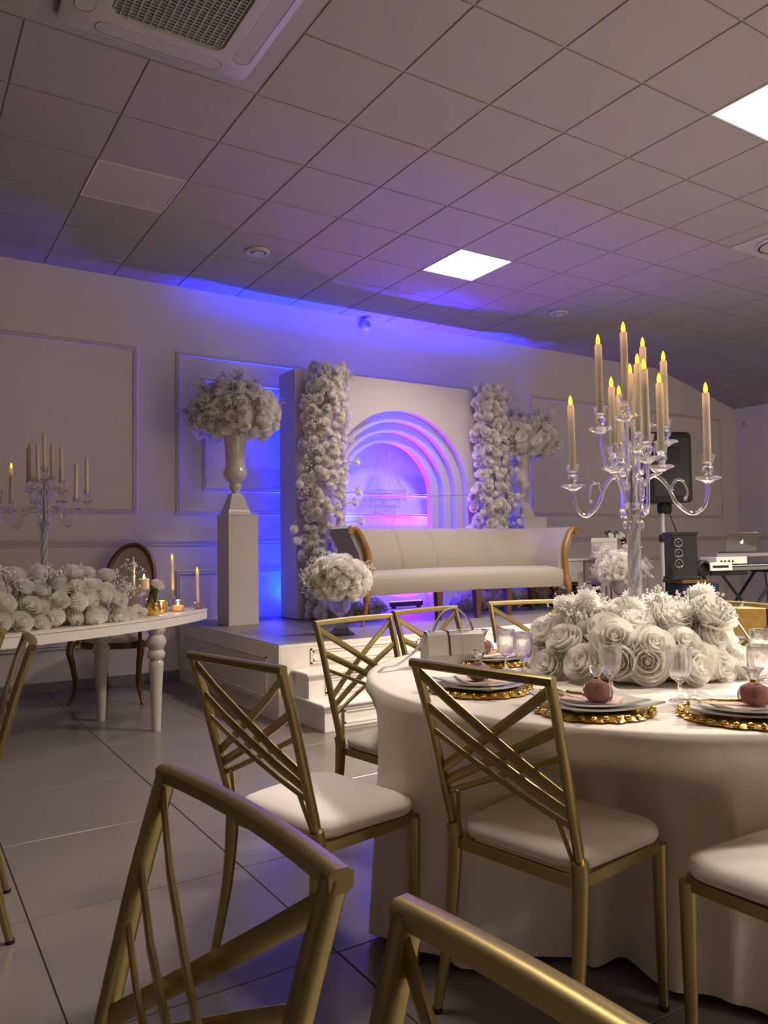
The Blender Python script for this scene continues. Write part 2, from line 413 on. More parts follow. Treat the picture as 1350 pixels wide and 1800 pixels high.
def diffuser():
    t = thing('ceiling_diffuser', 'square white ceiling plate with round diffuser at the right edge', 'vent', (6.40, 3.66, HC))
    MB().bbox(-.29, .29, -.29, .29, -.010, 0, .003).build('plate', M_FIX, t, False)
    MB().lathe([(.20, -.010), (.21, -.016), (.19, -.030), (.16, -.034), (.16, -.026), (.0001, -.026)], 28, cap=False).build('cone', M_FIX, t)
    MB().lathe([(.17, -.0345), (.185, -.0335)], 28, cap=False).build('gap', M_BLACK, t)
diffuser()
def motion_sensor():
    t = thing('motion_sensor', 'small round white sensor on the blue-lit wall under the ceiling', 'sensor', (4.41, YW, 3.70))
    MB().bbox(-.04, .04, -.03, 0, -.045, .05, .008).build('mount', M_FIX, t)
    b = MB().ball((0, -.055, -.005), .062, 14, 10); b.build('housing', M_FIX, t)
    b = MB().lathe([(.032, 0), (.03, .008), (.0001, .010)], 14, cap=False); o = b.build('lens', mat('sensor_lens', (.3, .3, .32), .2), t)
    o.location = (0, -.113, -.015); o.rotation_euler = (PI / 2, 0, 0)
motion_sensor()
def wall_sensor():
    t = thing('wall_sensor', 'tiny round sensor high on the right wall near the corner', 'sensor', (XR, 7.17, 3.09))
    MB().bbox(-.012, 0, -.03, .03, -.03, .03, .004).build('mount', M_TRIM, t)
    MB().ball((-.02, 0, 0), .025, 10, 8).build('housing', mat('sensor_grey', (.4, .38, .38), .4), t)
wall_sensor()

# ------------------------------------------------------------------ stage and steps
def frame_mould(b, axis, pos, a0, a1, z0, z1, w=.03, out=-1):
    """raised rectangular moulding of two ridges on a vertical face"""
    for (d, h, ww) in ((0, .012, .012), (.020, .008, .010)):
        A0, A1, Z0, Z1 = a0 + d, a1 - d, z0 + d, z1 - d
        for (p, q, r, s) in ((A0, A1, Z0, Z0 + ww), (A0, A1, Z1 - ww, Z1), (A0, A0 + ww, Z0, Z1), (A1 - ww, A1, Z0, Z1)):
            if axis == 'y': b.box(p, q, min(pos, pos + out * h), max(pos, pos + out * h), r, s)
            else: b.box(min(pos, pos + out * h), max(pos, pos + out * h), p, q, r, s)
SX0, SX1, SY0 = 2.31, 6.95, 5.05
def stage():
    t = thing('stage', 'white panelled stage platform with grey laminate top', 'stage', (0, 0, 0))
    MB().box(SX0 + .012, SX1 - .012, SY0 + .012, YW - .03, 0.0, SZ - .03).build('body', M_WHITE, t, False)
    b = MB().box(SX0 + .004, SX1 - .004, SY0 + .004, YW - .03, SZ - .03, SZ - .004); b.build('nosing', M_WHITE, t, False)
    me = {}
    n = 12; dw = (YW - .03 - SY0 - .006) / n
    for k in range(n):
        cuts = [SX0 + .006, SX0 + 1.3 + .5 * (k % 3), SX0 + 2.7 + .5 * (k % 3), SX1 - .006]
        for a, c in zip(cuts[:-1], cuts[1:]):
            MB().bbox(a + .0005, c - .0005, SY0 + .006 + k * dw + .0005, SY0 + .006 + (k + 1) * dw - .0005, SZ - .01, SZ, .0008).build('plank', M_DECK, t, False)
    b = MB(); b.bbox(SX0, SX0 + .012, SY0, YW - .03, 0, SZ - .032, .002); b.build('side_panel', M_WHITE, t, False)
    b = MB(); b.bbox(SX1 - .012, SX1, SY0, YW - .03, 0, SZ - .032, .002); b.build('side_panel', M_WHITE, t, False)
    b = MB(); b.bbox(SX0 + .012, SX1 - .012, SY0, SY0 + .012, 0, SZ - .032, .002); b.build('front_panel', M_WHITE, t, False)
    b = MB(); frame_mould(b, 'x', SX0, SY0 + .2, YW - .25, .12, .44); b.build('side_moulding', M_WHITE, t, False)
    for k in range(4):
        b = MB(); frame_mould(b, 'y', SY0, SX0 + .25 + k * 1.1, SX0 + 1.2 + k * 1.1, SZ - .155, SZ - .045); b.build('front_moulding', M_WHITE, t, False)
stage()
def steps():
    t = thing('stage_steps', 'white two-tread steps with moulded risers leading up to the stage', 'steps', (0, 0, 0))
    for (y0, y1, z0, z1) in ((4.595, 5.048, 0, .186), (4.825, 5.048, .186, .364)):
        rs = MB().bbox(2.43, 6.1, y0, y1, z0, z1 - .022, .002).build('riser', M_WHITE, t, False)
        b = MB(); b.bbox(2.405, 6.12, y0 - .028, y1, z1 - .022, z1, .006); b.build('tread', M_WHITE, t, False)
        for k in range(3):
            a0 = 2.56 + k * 1.18; b = MB(); frame_mould(b, 'y', y0, a0, a0 + 1.06, z0 + .025, z1 - .035); b.build('riser_moulding', M_WHITE, rs, False)
steps()

# ------------------------------------------------------------------ backdrop with nested arches
AX, AZ, AR = 4.53, 1.795, 0.87
BX0, BX1, BY0, BY1, BZ = 3.285, 5.775, 6.76, 7.12, 2.98
def backdrop():
    t = thing('arch_backdrop', 'white box backdrop with four nested open arches on the stage', 'backdrop', (0, 0, 0))
    def arch_panel(name, y0, y1, R, x0, x1, z0, z1, mm):
        N = 36
        inner = [(AX + R * math.cos(PI * k / N), AZ + R * math.sin(PI * k / N)) for k in range(N + 1)]
        # upper part (with half-circle cut) and two lower legs, split at the spring line
        b = MB(); outer = []
        for k in range(N + 1):
            a = PI * k / N; dx, dz = math.cos(a), math.sin(a)
            s = 1e9
            if dx > 1e-6: s = min(s, (x1 - AX) / dx)
            if dx < -1e-6: s = min(s, (x0 - AX) / dx)
            if dz > 1e-6: s = min(s, (z1 - AZ) / dz)
            outer.append((AX + s * dx, AZ + s * dz))
        aR = math.atan2(z1 - AZ, x1 - AX); aL = math.atan2(z1 - AZ, x0 - AX)
        for cor, an in (((x1, z1), aR), ((x0, z1), aL)):
            k = min(range(N + 1), key=lambda q: abs(PI * q / N - an)); outer[k] = cor
        n = N + 1; vs = []
        for (y, src) in ((y0, inner), (y0, outer), (y1, inner), (y1, outer)): vs += [(p[0], y, p[1]) for p in src]
        F = []
        for k in range(N):
            F += [(k, k + 1, n + k + 1, n + k), (2 * n + k, 3 * n + k, 3 * n + k + 1, 2 * n + k + 1), (k, 2 * n + k, 2 * n + k + 1, k + 1), (n + k, n + k + 1, 3 * n + k + 1, 3 * n + k)]
        F += [(0, n, 3 * n, 2 * n), (N, 2 * n + N, 3 * n + N, n + N)]
        b.add(vs, F); fix(b.build(name, mm, t, True, 25))
        for (a, c) in ((x0, AX - R), (AX + R, x1)): MB().box(a, c, y0, y1, z0, AZ - .004).build(name + '_leg', mm, t, False)
    z0 = SZ + .005
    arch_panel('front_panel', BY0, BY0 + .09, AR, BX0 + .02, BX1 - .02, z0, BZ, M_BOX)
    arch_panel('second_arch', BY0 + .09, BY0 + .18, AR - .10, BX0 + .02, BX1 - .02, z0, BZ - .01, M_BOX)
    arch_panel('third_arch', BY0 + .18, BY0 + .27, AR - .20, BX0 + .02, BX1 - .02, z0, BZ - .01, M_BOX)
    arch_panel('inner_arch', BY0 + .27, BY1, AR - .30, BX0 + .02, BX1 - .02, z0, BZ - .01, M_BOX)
    for (a, c) in ((BX0, BX0 + .02), (BX1 - .02, BX1)):
        MB().bbox(a, c, BY0, BY1, z0, BZ, .002).build('side_panel', M_BOX, t, False)
    MB().box(BX0 - .03, BX0 + .4, BY0 - .03, BY1, SZ, z0).build('base_plate', M_DARK, t, False)
    MB().box(BX1 - .4, BX1 + .03, BY0 - .03, BY1, SZ, z0).build('base_plate', M_DARK, t, False)
backdrop()

def led_bar(x, label, cols, length=.42, group=None):
    t = thing('stage_light_bar', label, 'stage light', (x, 7.215, SZ), 0, group)
    MB().bbox(-length / 2, length / 2, -.035, .025, .022, .075, .006).build('housing', M_BLACK, t)
    for s in (-1, 1): MB().bbox(s * length * .4 - .012, s * length * .4 + .012, -.035, .03, 0, .022, .002).build('foot', M_BLACK, t)
    n = 12
    hb = [c for c in t.children if c.name.startswith('housing')][0]
    for k in range(n):
        q = -length / 2 + length * (k + .5) / n
        b = MB().lathe([(.011, .0751), (.009, .081), (.0001, .083)], 8, (q, 0, 0), cap=False); b.build('led_lens', M_LEDW, hb)
    for k, (dx, dy, col, p, cone, tilt) in enumerate(cols):
        ld = bpy.data.lights.new('led_beam', 'SPOT'); ld.color = col; ld.energy = p * LED_POWER; ld.spot_size = math.radians(cone); ld.spot_blend = 1.0; ld.shadow_soft_size = .01
        lo = bpy.data.objects.new('led_beam', ld); C.objects.link(lo); lo.parent = t
        lo.location = (dx, dy, .10); lo.rotation_euler = (PI + math.radians(tilt), 0, 0)
led_bar(4.86, 'black bar of stage lights glowing magenta under the sofa', [(-.16, -.012, VIOLET, 3.6, 62, -7), (.13, .014, MAGENTA, .50, 58, -7), (.06, 0, (0.80, 0.0, 1.0), .15, 170, 0), (-.18, -.05, BLUE, .08, 170, 0)])
led_bar(3.98, 'bar of blue stage lights hidden behind the sofa, left of the glowing bar', [(-.08, -.012, BLUE, 11, 66, -7), (.1, -.05, BLUE, .16, 170, 0)])
led_bar(3.50, 'bar of blue stage lights hidden behind the left flower column', [(0, 0, BLUE, .26, 170, 0)], .3)
led_bar(5.50, 'bar of pale blue stage lights behind the right flower column', [(0, -.012, (0.008, 0.03, 1.0), 5, 62, -7), (.1, 0, (0.03, 0.06, 1.0), .2, 170, 0)])





# ------------------------------------------------------------------ flowers
def rose_mesh(seed, name='rose', m=None):
    rnd = random.Random(seed); b = MB()
    rings = [(3, 1.3, .08, .16, .1, .56, .0), (3, 1.3, .16, .30, .0, .57, .03), (4, 1.1, .26, .48, -.12, .54, .06), (5, .95, .40, .68, -.3, .44, .10), (6, .80, .50, .86, -.48, .24, .13), (6, .75, .55, .98, -.6, -.02, .12)]
    for ri, (n, hw, r0, r1, z0, z1, curl) in enumerate(rings):
        off = rnd.random() * 6
        for k in range(n):
            th = off + 2 * PI * k / n + rnd.uniform(-.12, .12); dz = rnd.uniform(-.06, .06); dr = rnd.uniform(.92, 1.08); tw = rnd.uniform(-.12, .12)
            def fn(u, v, th=th, dz=dz, dr=dr, tw=tw):
                q = 2 * u - 1; e = v ** 1.3
                r = (r0 + (r1 - r0) * math.sin(v * PI / 2)) * dr + curl * max(0, v - .7) / .3 * (1 - .4 * q * q) + .03 * q
                z = z0 + (z1 - z0) * e * (1 - .22 * q * q * q * q - .1 * q * q) + dz * v - curl * max(0, v - .75) * 1.6 + tw * q * v
                a = th + q * hw * (.45 + .55 * math.sin(min(1, v * 1.25) * PI / 2))
                return (r * math.cos(a), r * math.sin(a), z)
            b.grid(fn, 5, 4)
    b.ball((0, 0, .30), .16, 7, 5, 1.4)
    b.cur = 1; b.lathe([(.0001, -.72), (.2, -.66), (.45, -.42), (.40, -.2)], 8, cap=False)
    return b.mesh(name, [m or M_ROSE, M_ROSEG], True, 180)
ROSES = [rose_mesh(s) for s in (1, 2, 3)]
def pom_mesh():
    b = MB(); b.ball((0, 0, -.05), .62, 10, 7); n = 130; rnd = random.Random(5)
    for i in range(n):
        z = 1 - 1.75 * (i + .5) / n; r = math.sqrt(max(0, 1 - z * z)); a = i * 2.39996
        d = Vector((r * math.cos(a), r * math.sin(a), z)); s1 = Vector((-math.sin(a), math.cos(a), 0)); s2 = d.cross(s1)
        q = rnd.uniform(.9, 1.08); w_ = .13
        p0 = d * .5; pm = d * .82 * q; pt = d * 1.0 * q + s2 * rnd.uniform(-.06, .06)
        b.add([p0, pm + s1 * w_ - s2 * .03, pt, pm - s1 * w_ - s2 * .03, pm + s2 * .07], [(0, 1, 4), (1, 2, 4), (2, 3, 4), (3, 0, 4)])
    b.cur = 1; b.lathe([(.0001, -.9), (.12, -.85), (.2, -.6)], 6, cap=False)
    return b.mesh('pompon', [M_ROSE, M_ROSEG], True, 180)
POM = pom_mesh()
def breath_mesh(seed, n=14, L=1.0):
    rnd = random.Random(seed); b = MB(); b.cur = 0
    b.tube([(0, 0, -.4), (0, 0, .25)], .012, 4)
    for k in range(n):
        a = rnd.uniform(0, 2 * PI); t = rnd.uniform(.1, .75); e = Vector((math.cos(a) * t * .8, math.sin(a) * t * .8, rnd.uniform(.5, 1.0)))
        b.cur = 0; b.tube([(0, 0, rnd.uniform(-.2, .2)), e * .55 + Vector((0, 0, .05)), e], .010, 3, False)
        b.cur = 1
        for q in range(3):
            c = e + Vector((rnd.uniform(-.12, .12), rnd.uniform(-.12, .12), rnd.uniform(-.08, .1))); b.ball(c, rnd.uniform(.035, .06), 5, 3)
    return b.mesh('baby_breath', [M_STEM, M_BREATH], True, 180)
BREATH = [breath_mesh(s) for s in (11, 12)]
def place(me, name, parent, loc, nrm, size, rnd):
    o = link(name, me, parent); o.location = loc
    q = Vector(nrm).normalized().to_track_quat('Z', 'Y') @ Quaternion((0, 0, 1), rnd.uniform(0, 2 * PI))
    o.rotation_mode = 'QUATERNION'; o.rotation_quaternion = q; o.scale = (size,) * 3
    return o
def dome(t, c, rx, ry, rz, n, size, zmin=-.7, breath=10, seed=1, pom=.12, bs=.10, jit=.06, foam=.78):
    """roses set all over an ellipsoid"""
    rnd = random.Random(seed)
    b = MB(); b.ball((0, 0, 0), 1.0, 16, 12)
    b.v = [(c[0] + x * rx * foam, c[1] + y * ry * foam, c[2] + max(z, zmin) * rz * foam) for x, y, z in b.v]
    b.build('floral_foam', M_FOAM, t)
    for i in range(n):
        z = 1 - (1 - zmin) * (i + .5) / n; r = math.sqrt(max(0, 1 - z * z)); a = i * 2.39996 + rnd.uniform(-.2, .2)
        d = Vector((r * math.cos(a), r * math.sin(a), z))
        k = rnd.uniform(1 - jit, 1 + jit) - .10
        p = Vector((c[0] + d.x * rx * k, c[1] + d.y * ry * k, c[2] + d.z * rz * k))
        nn = Vector((d.x / rx, d.y / ry, d.z / rz)).normalized() + Vector((rnd.uniform(-.3, .3), rnd.uniform(-.3, .3), rnd.uniform(-.15, .35)))
        s = rnd.uniform(*size)
        if rnd.random() < pom: place(POM, 'pompon', t, p, nn, s * .75, rnd)
        else: place(ROSES[rnd.randrange(3)], 'rose', t, p, nn, s, rnd)
    for i in range(breath):
        z = rnd.uniform(zmin * .8, 1); r = math.sqrt(max(0, 1 - z * z)); a = rnd.uniform(0, 2 * PI); d = Vector((r * math.cos(a), r * math.sin(a), z))
        place(BREATH[i % 2], 'baby_breath', t, (c[0] + d.x * rx * .88, c[1] + d.y * ry * .88, c[2] + d.z * rz * .88), d + Vector((0, 0, .2)), bs * rnd.uniform(.8, 1.3), rnd)

# ------------------------------------------------------------------ pedestals, urns, bouquets
def pedestal(x, y, w_, label):
    t = thing('pedestal', label, 'pedestal', (x, y, SZ))
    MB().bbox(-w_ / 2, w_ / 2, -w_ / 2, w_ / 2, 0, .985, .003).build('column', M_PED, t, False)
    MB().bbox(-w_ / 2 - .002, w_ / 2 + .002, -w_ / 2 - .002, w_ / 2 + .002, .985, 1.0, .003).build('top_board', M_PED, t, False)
def urn(x, y, label, z=SZ + 1.0, s=1.0):
    t = thing('urn_vase', label, 'vase', (x, y, z))
    b = MB()
    def sq(h, z): return [(-h, -h, z), (h, -h, z), (h, h, z), (-h, h, z)]
    rings = [(.135, 0), (.135, .018), (.128, .022), (.124, .036), (.118, .042), (.070, .165), (.066, .170), (.066, .182), (.04, .19)]
    vs = []
    for h, zz in rings: vs += sq(h * s * .80, zz * s)
    b.add(vs, [(i * 4 + k, i * 4 + (k + 1) % 4, (i + 1) * 4 + (k + 1) % 4, (i + 1) * 4 + k) for i in range(len(rings) - 1) for k in range(4)] + [(3, 2, 1, 0)])
    b.build('plinth', M_GLOSS, t, True, 20)
    prof = [(.045, .185), (.040, .20), (.052, .225), (.066, .245), (.068, .262), (.058, .282), (.062, .29), (.10, .318), (.126, .35), (.132, .385), (.122, .405), (.112, .418), (.106, .48), (.108, .56), (.116, .64), (.130, .71), (.150, .755), (.152, .765), (.14, .766), (.10, .68), (.0001, .66)]
    MB().lathe([(r * s * .84, zz * s) for r, zz in prof], 28, cap=False).build('vase_body', M_GLOSS, t)
def urn_bouquet(x, y, z, label, rx, rz, n, seed):
    t = thing('rose_bouquet', label, 'flowers', (x, y, z))
    dome(t, (0, 0, rz * .62), rx, rx, rz, n, (.050, .072), -.75, 34, seed, .06, .11)
pedestal(2.665, 6.70, .285, 'tall white square pedestal beside the long table at left')
urn(2.645, 6.70, 'glossy white urn vase on the left pedestal')
urn_bouquet(2.645, 6.70, SZ + 1.0 + .72, 'large dome of white roses in the left urn', .43, .33, 105, 3)
pedestal(6.22, 6.72, .34, 'white pedestal right of the arch, half hidden by the sofa')
urn(6.17, 6.72, 'glossy white urn vase right of the arch backdrop')
urn_bouquet(6.22, 6.72, SZ + 1.0 + .72, 'dome of white roses in the right urn behind the flower column', .40, .33, 90, 4)

# ------------------------------------------------------------------ flower columns on the backdrop
def flower_column(x, label, seed, spread):
    rnd = random.Random(seed)
    t = thing('flower_column', label, 'flowers', (x, BY0, SZ))
    H = BZ - SZ
    b = MB()
    for k in range(24):
        z = .02 + k * (H - .1) / 23; b.ball((spread(z / H)[0], -.055, z), .105 + rnd.uniform(-.012, .012), 8, 6, .8)
    b.v = [(vx, min(vy, -.004), max(vz, .004)) for vx, vy, vz in b.v]
    b.build('floral_foam', M_FOAM, t)
    z = .03; row = 0
    while z < H + .02:
        cx, hw = spread(z / H); hw *= 1 + .09 * math.sin(z * 9 + seed) + .05 * math.sin(z * 23); n = 5 if row % 2 else 6
        for k in range(n):
            u = (k + .5) / n * 2 - 1 + rnd.uniform(-.16, .16); a = u * 1.25
            px = cx + hw * math.sin(a); py = -.05 - .17 * math.cos(a) * rnd.uniform(.85, 1.12)
            nn = Vector((math.sin(a) * 1.1, -math.cos(a), rnd.uniform(-.15, .55))) + Vector((rnd.uniform(-.25, .25), 0, 0))
            s = rnd.uniform(.044, .070)
            zz = z + rnd.uniform(-.03, .03)
            if rnd.random() < .10: place(POM, 'pompon', t, (px, py, zz), nn, .038, rnd)
            else: place(ROSES[rnd.randrange(3)], 'rose', t, (px, py, zz), nn, s, rnd)
        z += .083; row += 1
    for i in range(44):
        z = rnd.uniform(.05, H); cx, hw = spread(z / H); u = rnd.uniform(-1, 1)
        place(BREATH[i % 2], 'baby_breath', t, (cx + hw * u * .9, -.12 - .06 * rnd.random(), z), (u, -1, .3), rnd.uniform(.07, .12), rnd)
    b = MB(); ends = []
    for (dx, zf) in ((-.34, .30), (-.37, .345), (.30, .455), (.34, .50), (-.30, .52), (.32, .62), (-.28, .16), (.36, .38)):
        cx, hw = spread(zf); z = zf * H
        b.tube(spline([(cx, -.08, z - .05), (cx + dx * .6, -.16, z), (cx + dx, -.20, z + .02)], 4), .003, 4); ends.append((cx + dx, -.20, z + .02))
    b.build('stems', M_STEM, t)
    for e in ends: place(ROSES[1] if e[0] > 0 else POM, 'rose' if e[0] > 0 else 'pompon', t, e, (e[0], -.6, .2), .045, rnd)
flower_column(3.56, 'tall column of white roses on the left side of the arch', 21, lambda f: ((.02 - .05 * math.sin(f * PI) + .05 * max(0, f - .6)), .262 - .05 * abs(f - .45)))
flower_column(5.60, 'tall column of white roses on the right side of the arch', 22, lambda f: ((.03 + .08 * (f - .5)), .285 - .06 * f))
def garland(x0, x1, label, seed, y=6.72):
    rnd = random.Random(seed); t = thing('rose_garland', label, 'flowers', ((x0 + x1) / 2, y, SZ)); L = (x1 - x0) / 2
    b = MB(); n = int((x1 - x0) / .09)
    for k in range(n): b.ball((-L + (k + .5) * 2 * L / n, 0, .07), .075, 8, 6)
    b.build('floral_foam', M_FOAM, t)
    for k in range(n * 3):
        px = -L + 2 * L * (k + .5) / (n * 3); a = rnd.uniform(.1, 1.9); p = (px, -.11 * math.cos(a - .3), .07 + .11 * math.sin(a - .3) * .9)
        place(ROSES[k % 3], 'rose', t, p, (rnd.uniform(-.3, .3), -math.cos(a), math.sin(a)), rnd.uniform(.045, .065), rnd)
garland(4.98, 6.55, 'low garland of white roses on the stage behind the right half of the sofa', 31, 6.55)
garland(3.35, 4.05, 'low garland of white roses at the foot of the left flower column', 32, 6.50)

# ------------------------------------------------------------------ vase bouquets on the stage floor
def vase_bouquet(x, y, vlabel, flabel, seed):
    t = thing('glass_vase', vlabel, 'vase', (x, y, SZ))
    prof = [(.115, 0), (.115, .006), (.07, .035), (.030, .095), (.014, .13), (.018, .145), (.055, .17), (.078, .21), (.088, .28), (.096, .33)]
    inn = [(.092, .33), (.083, .28), (.073, .215), (.05, .18), (.0001, .17)]
    fl = lambda a, i, z: 1 + (.035 * math.cos(14 * a) if z > .18 else 0)
    MB().lathe(prof + inn, 42, cap=True, fn=fl).build('goblet', M_GLASS, t)
    f = thing('rose_bouquet', flabel, 'flowers', (x, y, SZ + .28))
    dome(f, (0, 0, .145), .245, .245, .20, 46, (.050, .072), -.72, 14, seed, .08, .09)
vase_bouquet(2.97, 5.33, 'clear glass footed vase at the left front of the stage', 'ball of white roses in the glass vase left of the sofa', 41)
vase_bouquet(6.24, 5.36, 'clear glass footed vase at the right front of the stage', 'ball of white roses seen behind the candelabra stem', 42)

# ------------------------------------------------------------------ sofa
def sofa():
    t = thing('sofa', 'cream velvet channel-back sofa with gilded wooden arms on the stage', 'sofa', (4.67, 5.78, SZ))
    X = 1.30; D = .46; zs0 = .262; zs1 = .445; zt = .868
    # seat: curved front, puffed top
    def seat(u, v):
        x = (u * 2 - 1) * (X - .09); y = v * (D - .03)
        return (x, y, zs1 + .035 * math.sin(PI * min(1, v * 1.1)) * (1 - .4 * (2 * u - 1) ** 4) + .004 * math.sin(9 * x))
    b = MB(); prof = [(.0, zs0), (-.012, zs0 + .03), (-.014, zs1 - .05), (.0, zs1 - .008), (.03, zs1 + .012), (.2, zs1 + .028), (D, zs1 + .02), (D, zs0), (.0, zs0)]
    n = 26; vs = []
    for k in range(n + 1):
        u = k / n * 2 - 1; bow = -.045 * (1 - u * u)
        for (y, z) in prof: vs.append((u * (X - .075), y + bow * (1 if y < .15 else 0), z + .006 * math.cos(u * 3)))
    m = len(prof); b.add(vs, [(k * m + i, (k + 1) * m + i, (k + 1) * m + i + 1, k * m + i + 1) for k in range(n) for i in range(m - 1)] + [tuple(range(m)), tuple(reversed(range(n * m, n * m + m)))])
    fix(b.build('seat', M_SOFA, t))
    # back and arms: one profile swept round a U; offset o outwards, height z
    prof = [(-.045, zs1 + .0), (-.055, zs1 + .08), (-.035, zs1 + .18), (.005, zs1 + .26), (.06, zs1 + .35), (.115, zt - .014), (.16, zt), (.195, zt - .02), (.20, zt - .06), (.165, zt - .12), (.10, zt - .25), (.06, zs0 + .1), (.06, zs0)]
    R = .20; path = []
    def P(x, y, nx, ny): path.append((x, y, nx, ny))
    xa = X - .14
    for k in range(5): P(-xa, .0 + (D - R) * k / 4, -1, 0)
    for k in range(1, 7): a = PI - PI / 2 * k / 6; P(-xa + R + R * math.cos(a), D - R + R * math.sin(a), math.cos(a), math.sin(a))
    for k in range(1, 33): P(-xa + R + (2 * xa - 2 * R) * k / 32, D, 0, 1)
    for k in range(1, 7): a = PI / 2 - PI / 2 * k / 6; P(xa - R + R * math.cos(a), D - R + R * math.sin(a), math.cos(a), math.sin(a))
    for k in range(1, 5): P(xa, D - R - (D - R) * k / 4, 1, 0)
    cuts = [0, 17, 24, 30, 36, len(path) - 1]
    # seams placed along the back
    for a, c in zip(cuts[:-1], cuts[1:]):
        b = MB(); vs = []; nn = 4 * (c - a)
        for q in range(nn + 1):
            f = a + q / 4; i = min(int(f), len(path) - 2); g = f - i
            x, y, nx, ny = [path[i][k] * (1 - g) + path[i + 1][k] * g for k in range(4)]
            e = min(q, nn - q) / 4.0; puff = .02 * (1 - math.exp(-e * 3.0)) if True else 0
            if (a == 0 and q < nn / 2) or (c == len(path) - 1 and q > nn / 2): puff = .02
            for j, (o, z) in enumerate(prof):
                oo = o - (puff - .02 if j < 6 else 0) * 1.0
                vs.append((x + nx * oo, y + ny * oo, z - (.02 - puff) * (.5 if 3 < j < 8 else 0)))
        m = len(prof)
        F = [(k * m + i, (k + 1) * m + i, (k + 1) * m + i + 1, k * m + i + 1) for k in range(nn) for i in range(m - 1)]
        F += [tuple(range(m)), tuple(reversed(range(nn * m, nn * m + m)))]
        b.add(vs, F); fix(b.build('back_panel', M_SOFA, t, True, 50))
    # gilded arm fronts: an S-shaped scroll running down into the front leg
    for s in (-1, 1):
        pts = [(s * (X + .075), -.02, zt - .065), (s * (X + .055), -.022, zt - .018), (s * (X + .005), -.024, zt - .025), (s * (X - .055), -.028, zt - .11), (s * (X - .11), -.03, zt - .25), (s * (X - .105), -.032, zs1 - .02), (s * (X - .095), -.035, zs0 + .06), (s * (X - .085), -.045, zs0 - .02), (s * (X - .075), -.03, .12), (s * (X - .07), -.012, .05), (s * (X - .05), -.02, .0)]
        pp = spline(pts, 5); n = len(pp)
        rad = [.018 + .010 * math.sin(PI * min(1, k / n * 1.15)) + (.010 if .55 < k / n < .72 else 0) - (.006 if k / n > .85 else 0) for k in range(n)]
        asc = MB().tube(pp, rad, 10).build('arm_scroll', M_WOODG, t)
        b = MB(); b.lathe([(.0001, -.012), (.03, -.010), (.036, 0), (.03, .010), (.0001, .012)], 14)
        o = b.build('scroll_rosette', M_WOODG, asc); o.rotation_euler = (PI / 2, 0, 0); o.location = (s * (X + .055), -.03, zt - .045)
    for (x, y) in ((-.42, .0), (.02, -.02), (.42, .0), (-X + .15, D - .02), (X - .15, D - .02)):
        b = MB(); vs = []
        for (h, z) in ((.034, zs0 + .01), (.030, .18), (.022, .0)): vs += [(x - h, y - h, z), (x + h, y - h, z), (x + h, y + h, z), (x - h, y + h, z)]
        b.add(vs, [(i * 4 + k, i * 4 + (k + 1) % 4, (i + 1) * 4 + (k + 1) % 4, (i + 1) * 4 + k) for i in range(2) for k in range(4)] + [(8, 9, 10, 11)])
        fix(b.build('leg', M_BROWN, t, False))
sofa()

# ------------------------------------------------------------------ chandelier in the arch
def chandelier():
    x, y = 4.50, 7.06
    t = thing('crystal_chandelier', 'small clear crystal chandelier hanging inside the arch', 'chandelier', (x, y, 1.60))
    MB().tube([(0, 0, .66), (0, 0, AZ + .57 - 1.60)], .0025, 5).build('wire', M_STEEL, t)
    for (r, z) in ((.055, .665), (.225, .225), (.165, .14), (.115, .07)):
        b = MB(); b.tube([(r * math.cos(2 * PI * k / 28), r * math.sin(2 * PI * k / 28), z) for k in range(29)], .004, 5, False); b.build('ring', M_STEEL, t)
    def strand(p0, p1, n, sag):
        b = MB()
        for k in range(n):
            f = (k + .5) / n; q = Vector(p0).lerp(Vector(p1), f); b.ball((q.x * (1 - sag * math.sin(PI * f)), q.y * (1 - sag * math.sin(PI * f)), q.z), .0062, 5, 4)
        return b
    for k in range(20):
        a = 2 * PI * k / 20; c, s = math.cos(a), math.sin(a)
        strand((.055 * c, .055 * s, .66), (.225 * c, .225 * s, .23), 26, .22).build('bead_strand', M_GLASS, t)
    for (r, z, L, n) in ((.225, .22, .12, 36), (.165, .135, .11, 28), (.115, .065, .10, 20)):
        b = MB()
        for k in range(n):
            a = 2 * PI * k / n
            for q in range(4): b.ball((r * math.cos(a), r * math.sin(a), z - L * (q + .5) / 4 * .8), .0065 + .002 * (q == 3), 5, 4)
        b.build('bead_curtain', M_GLASS, t)
    MB().ball((0, 0, .02), .018, 10, 8).build('drop', M_GLASS, t)
chandelier()

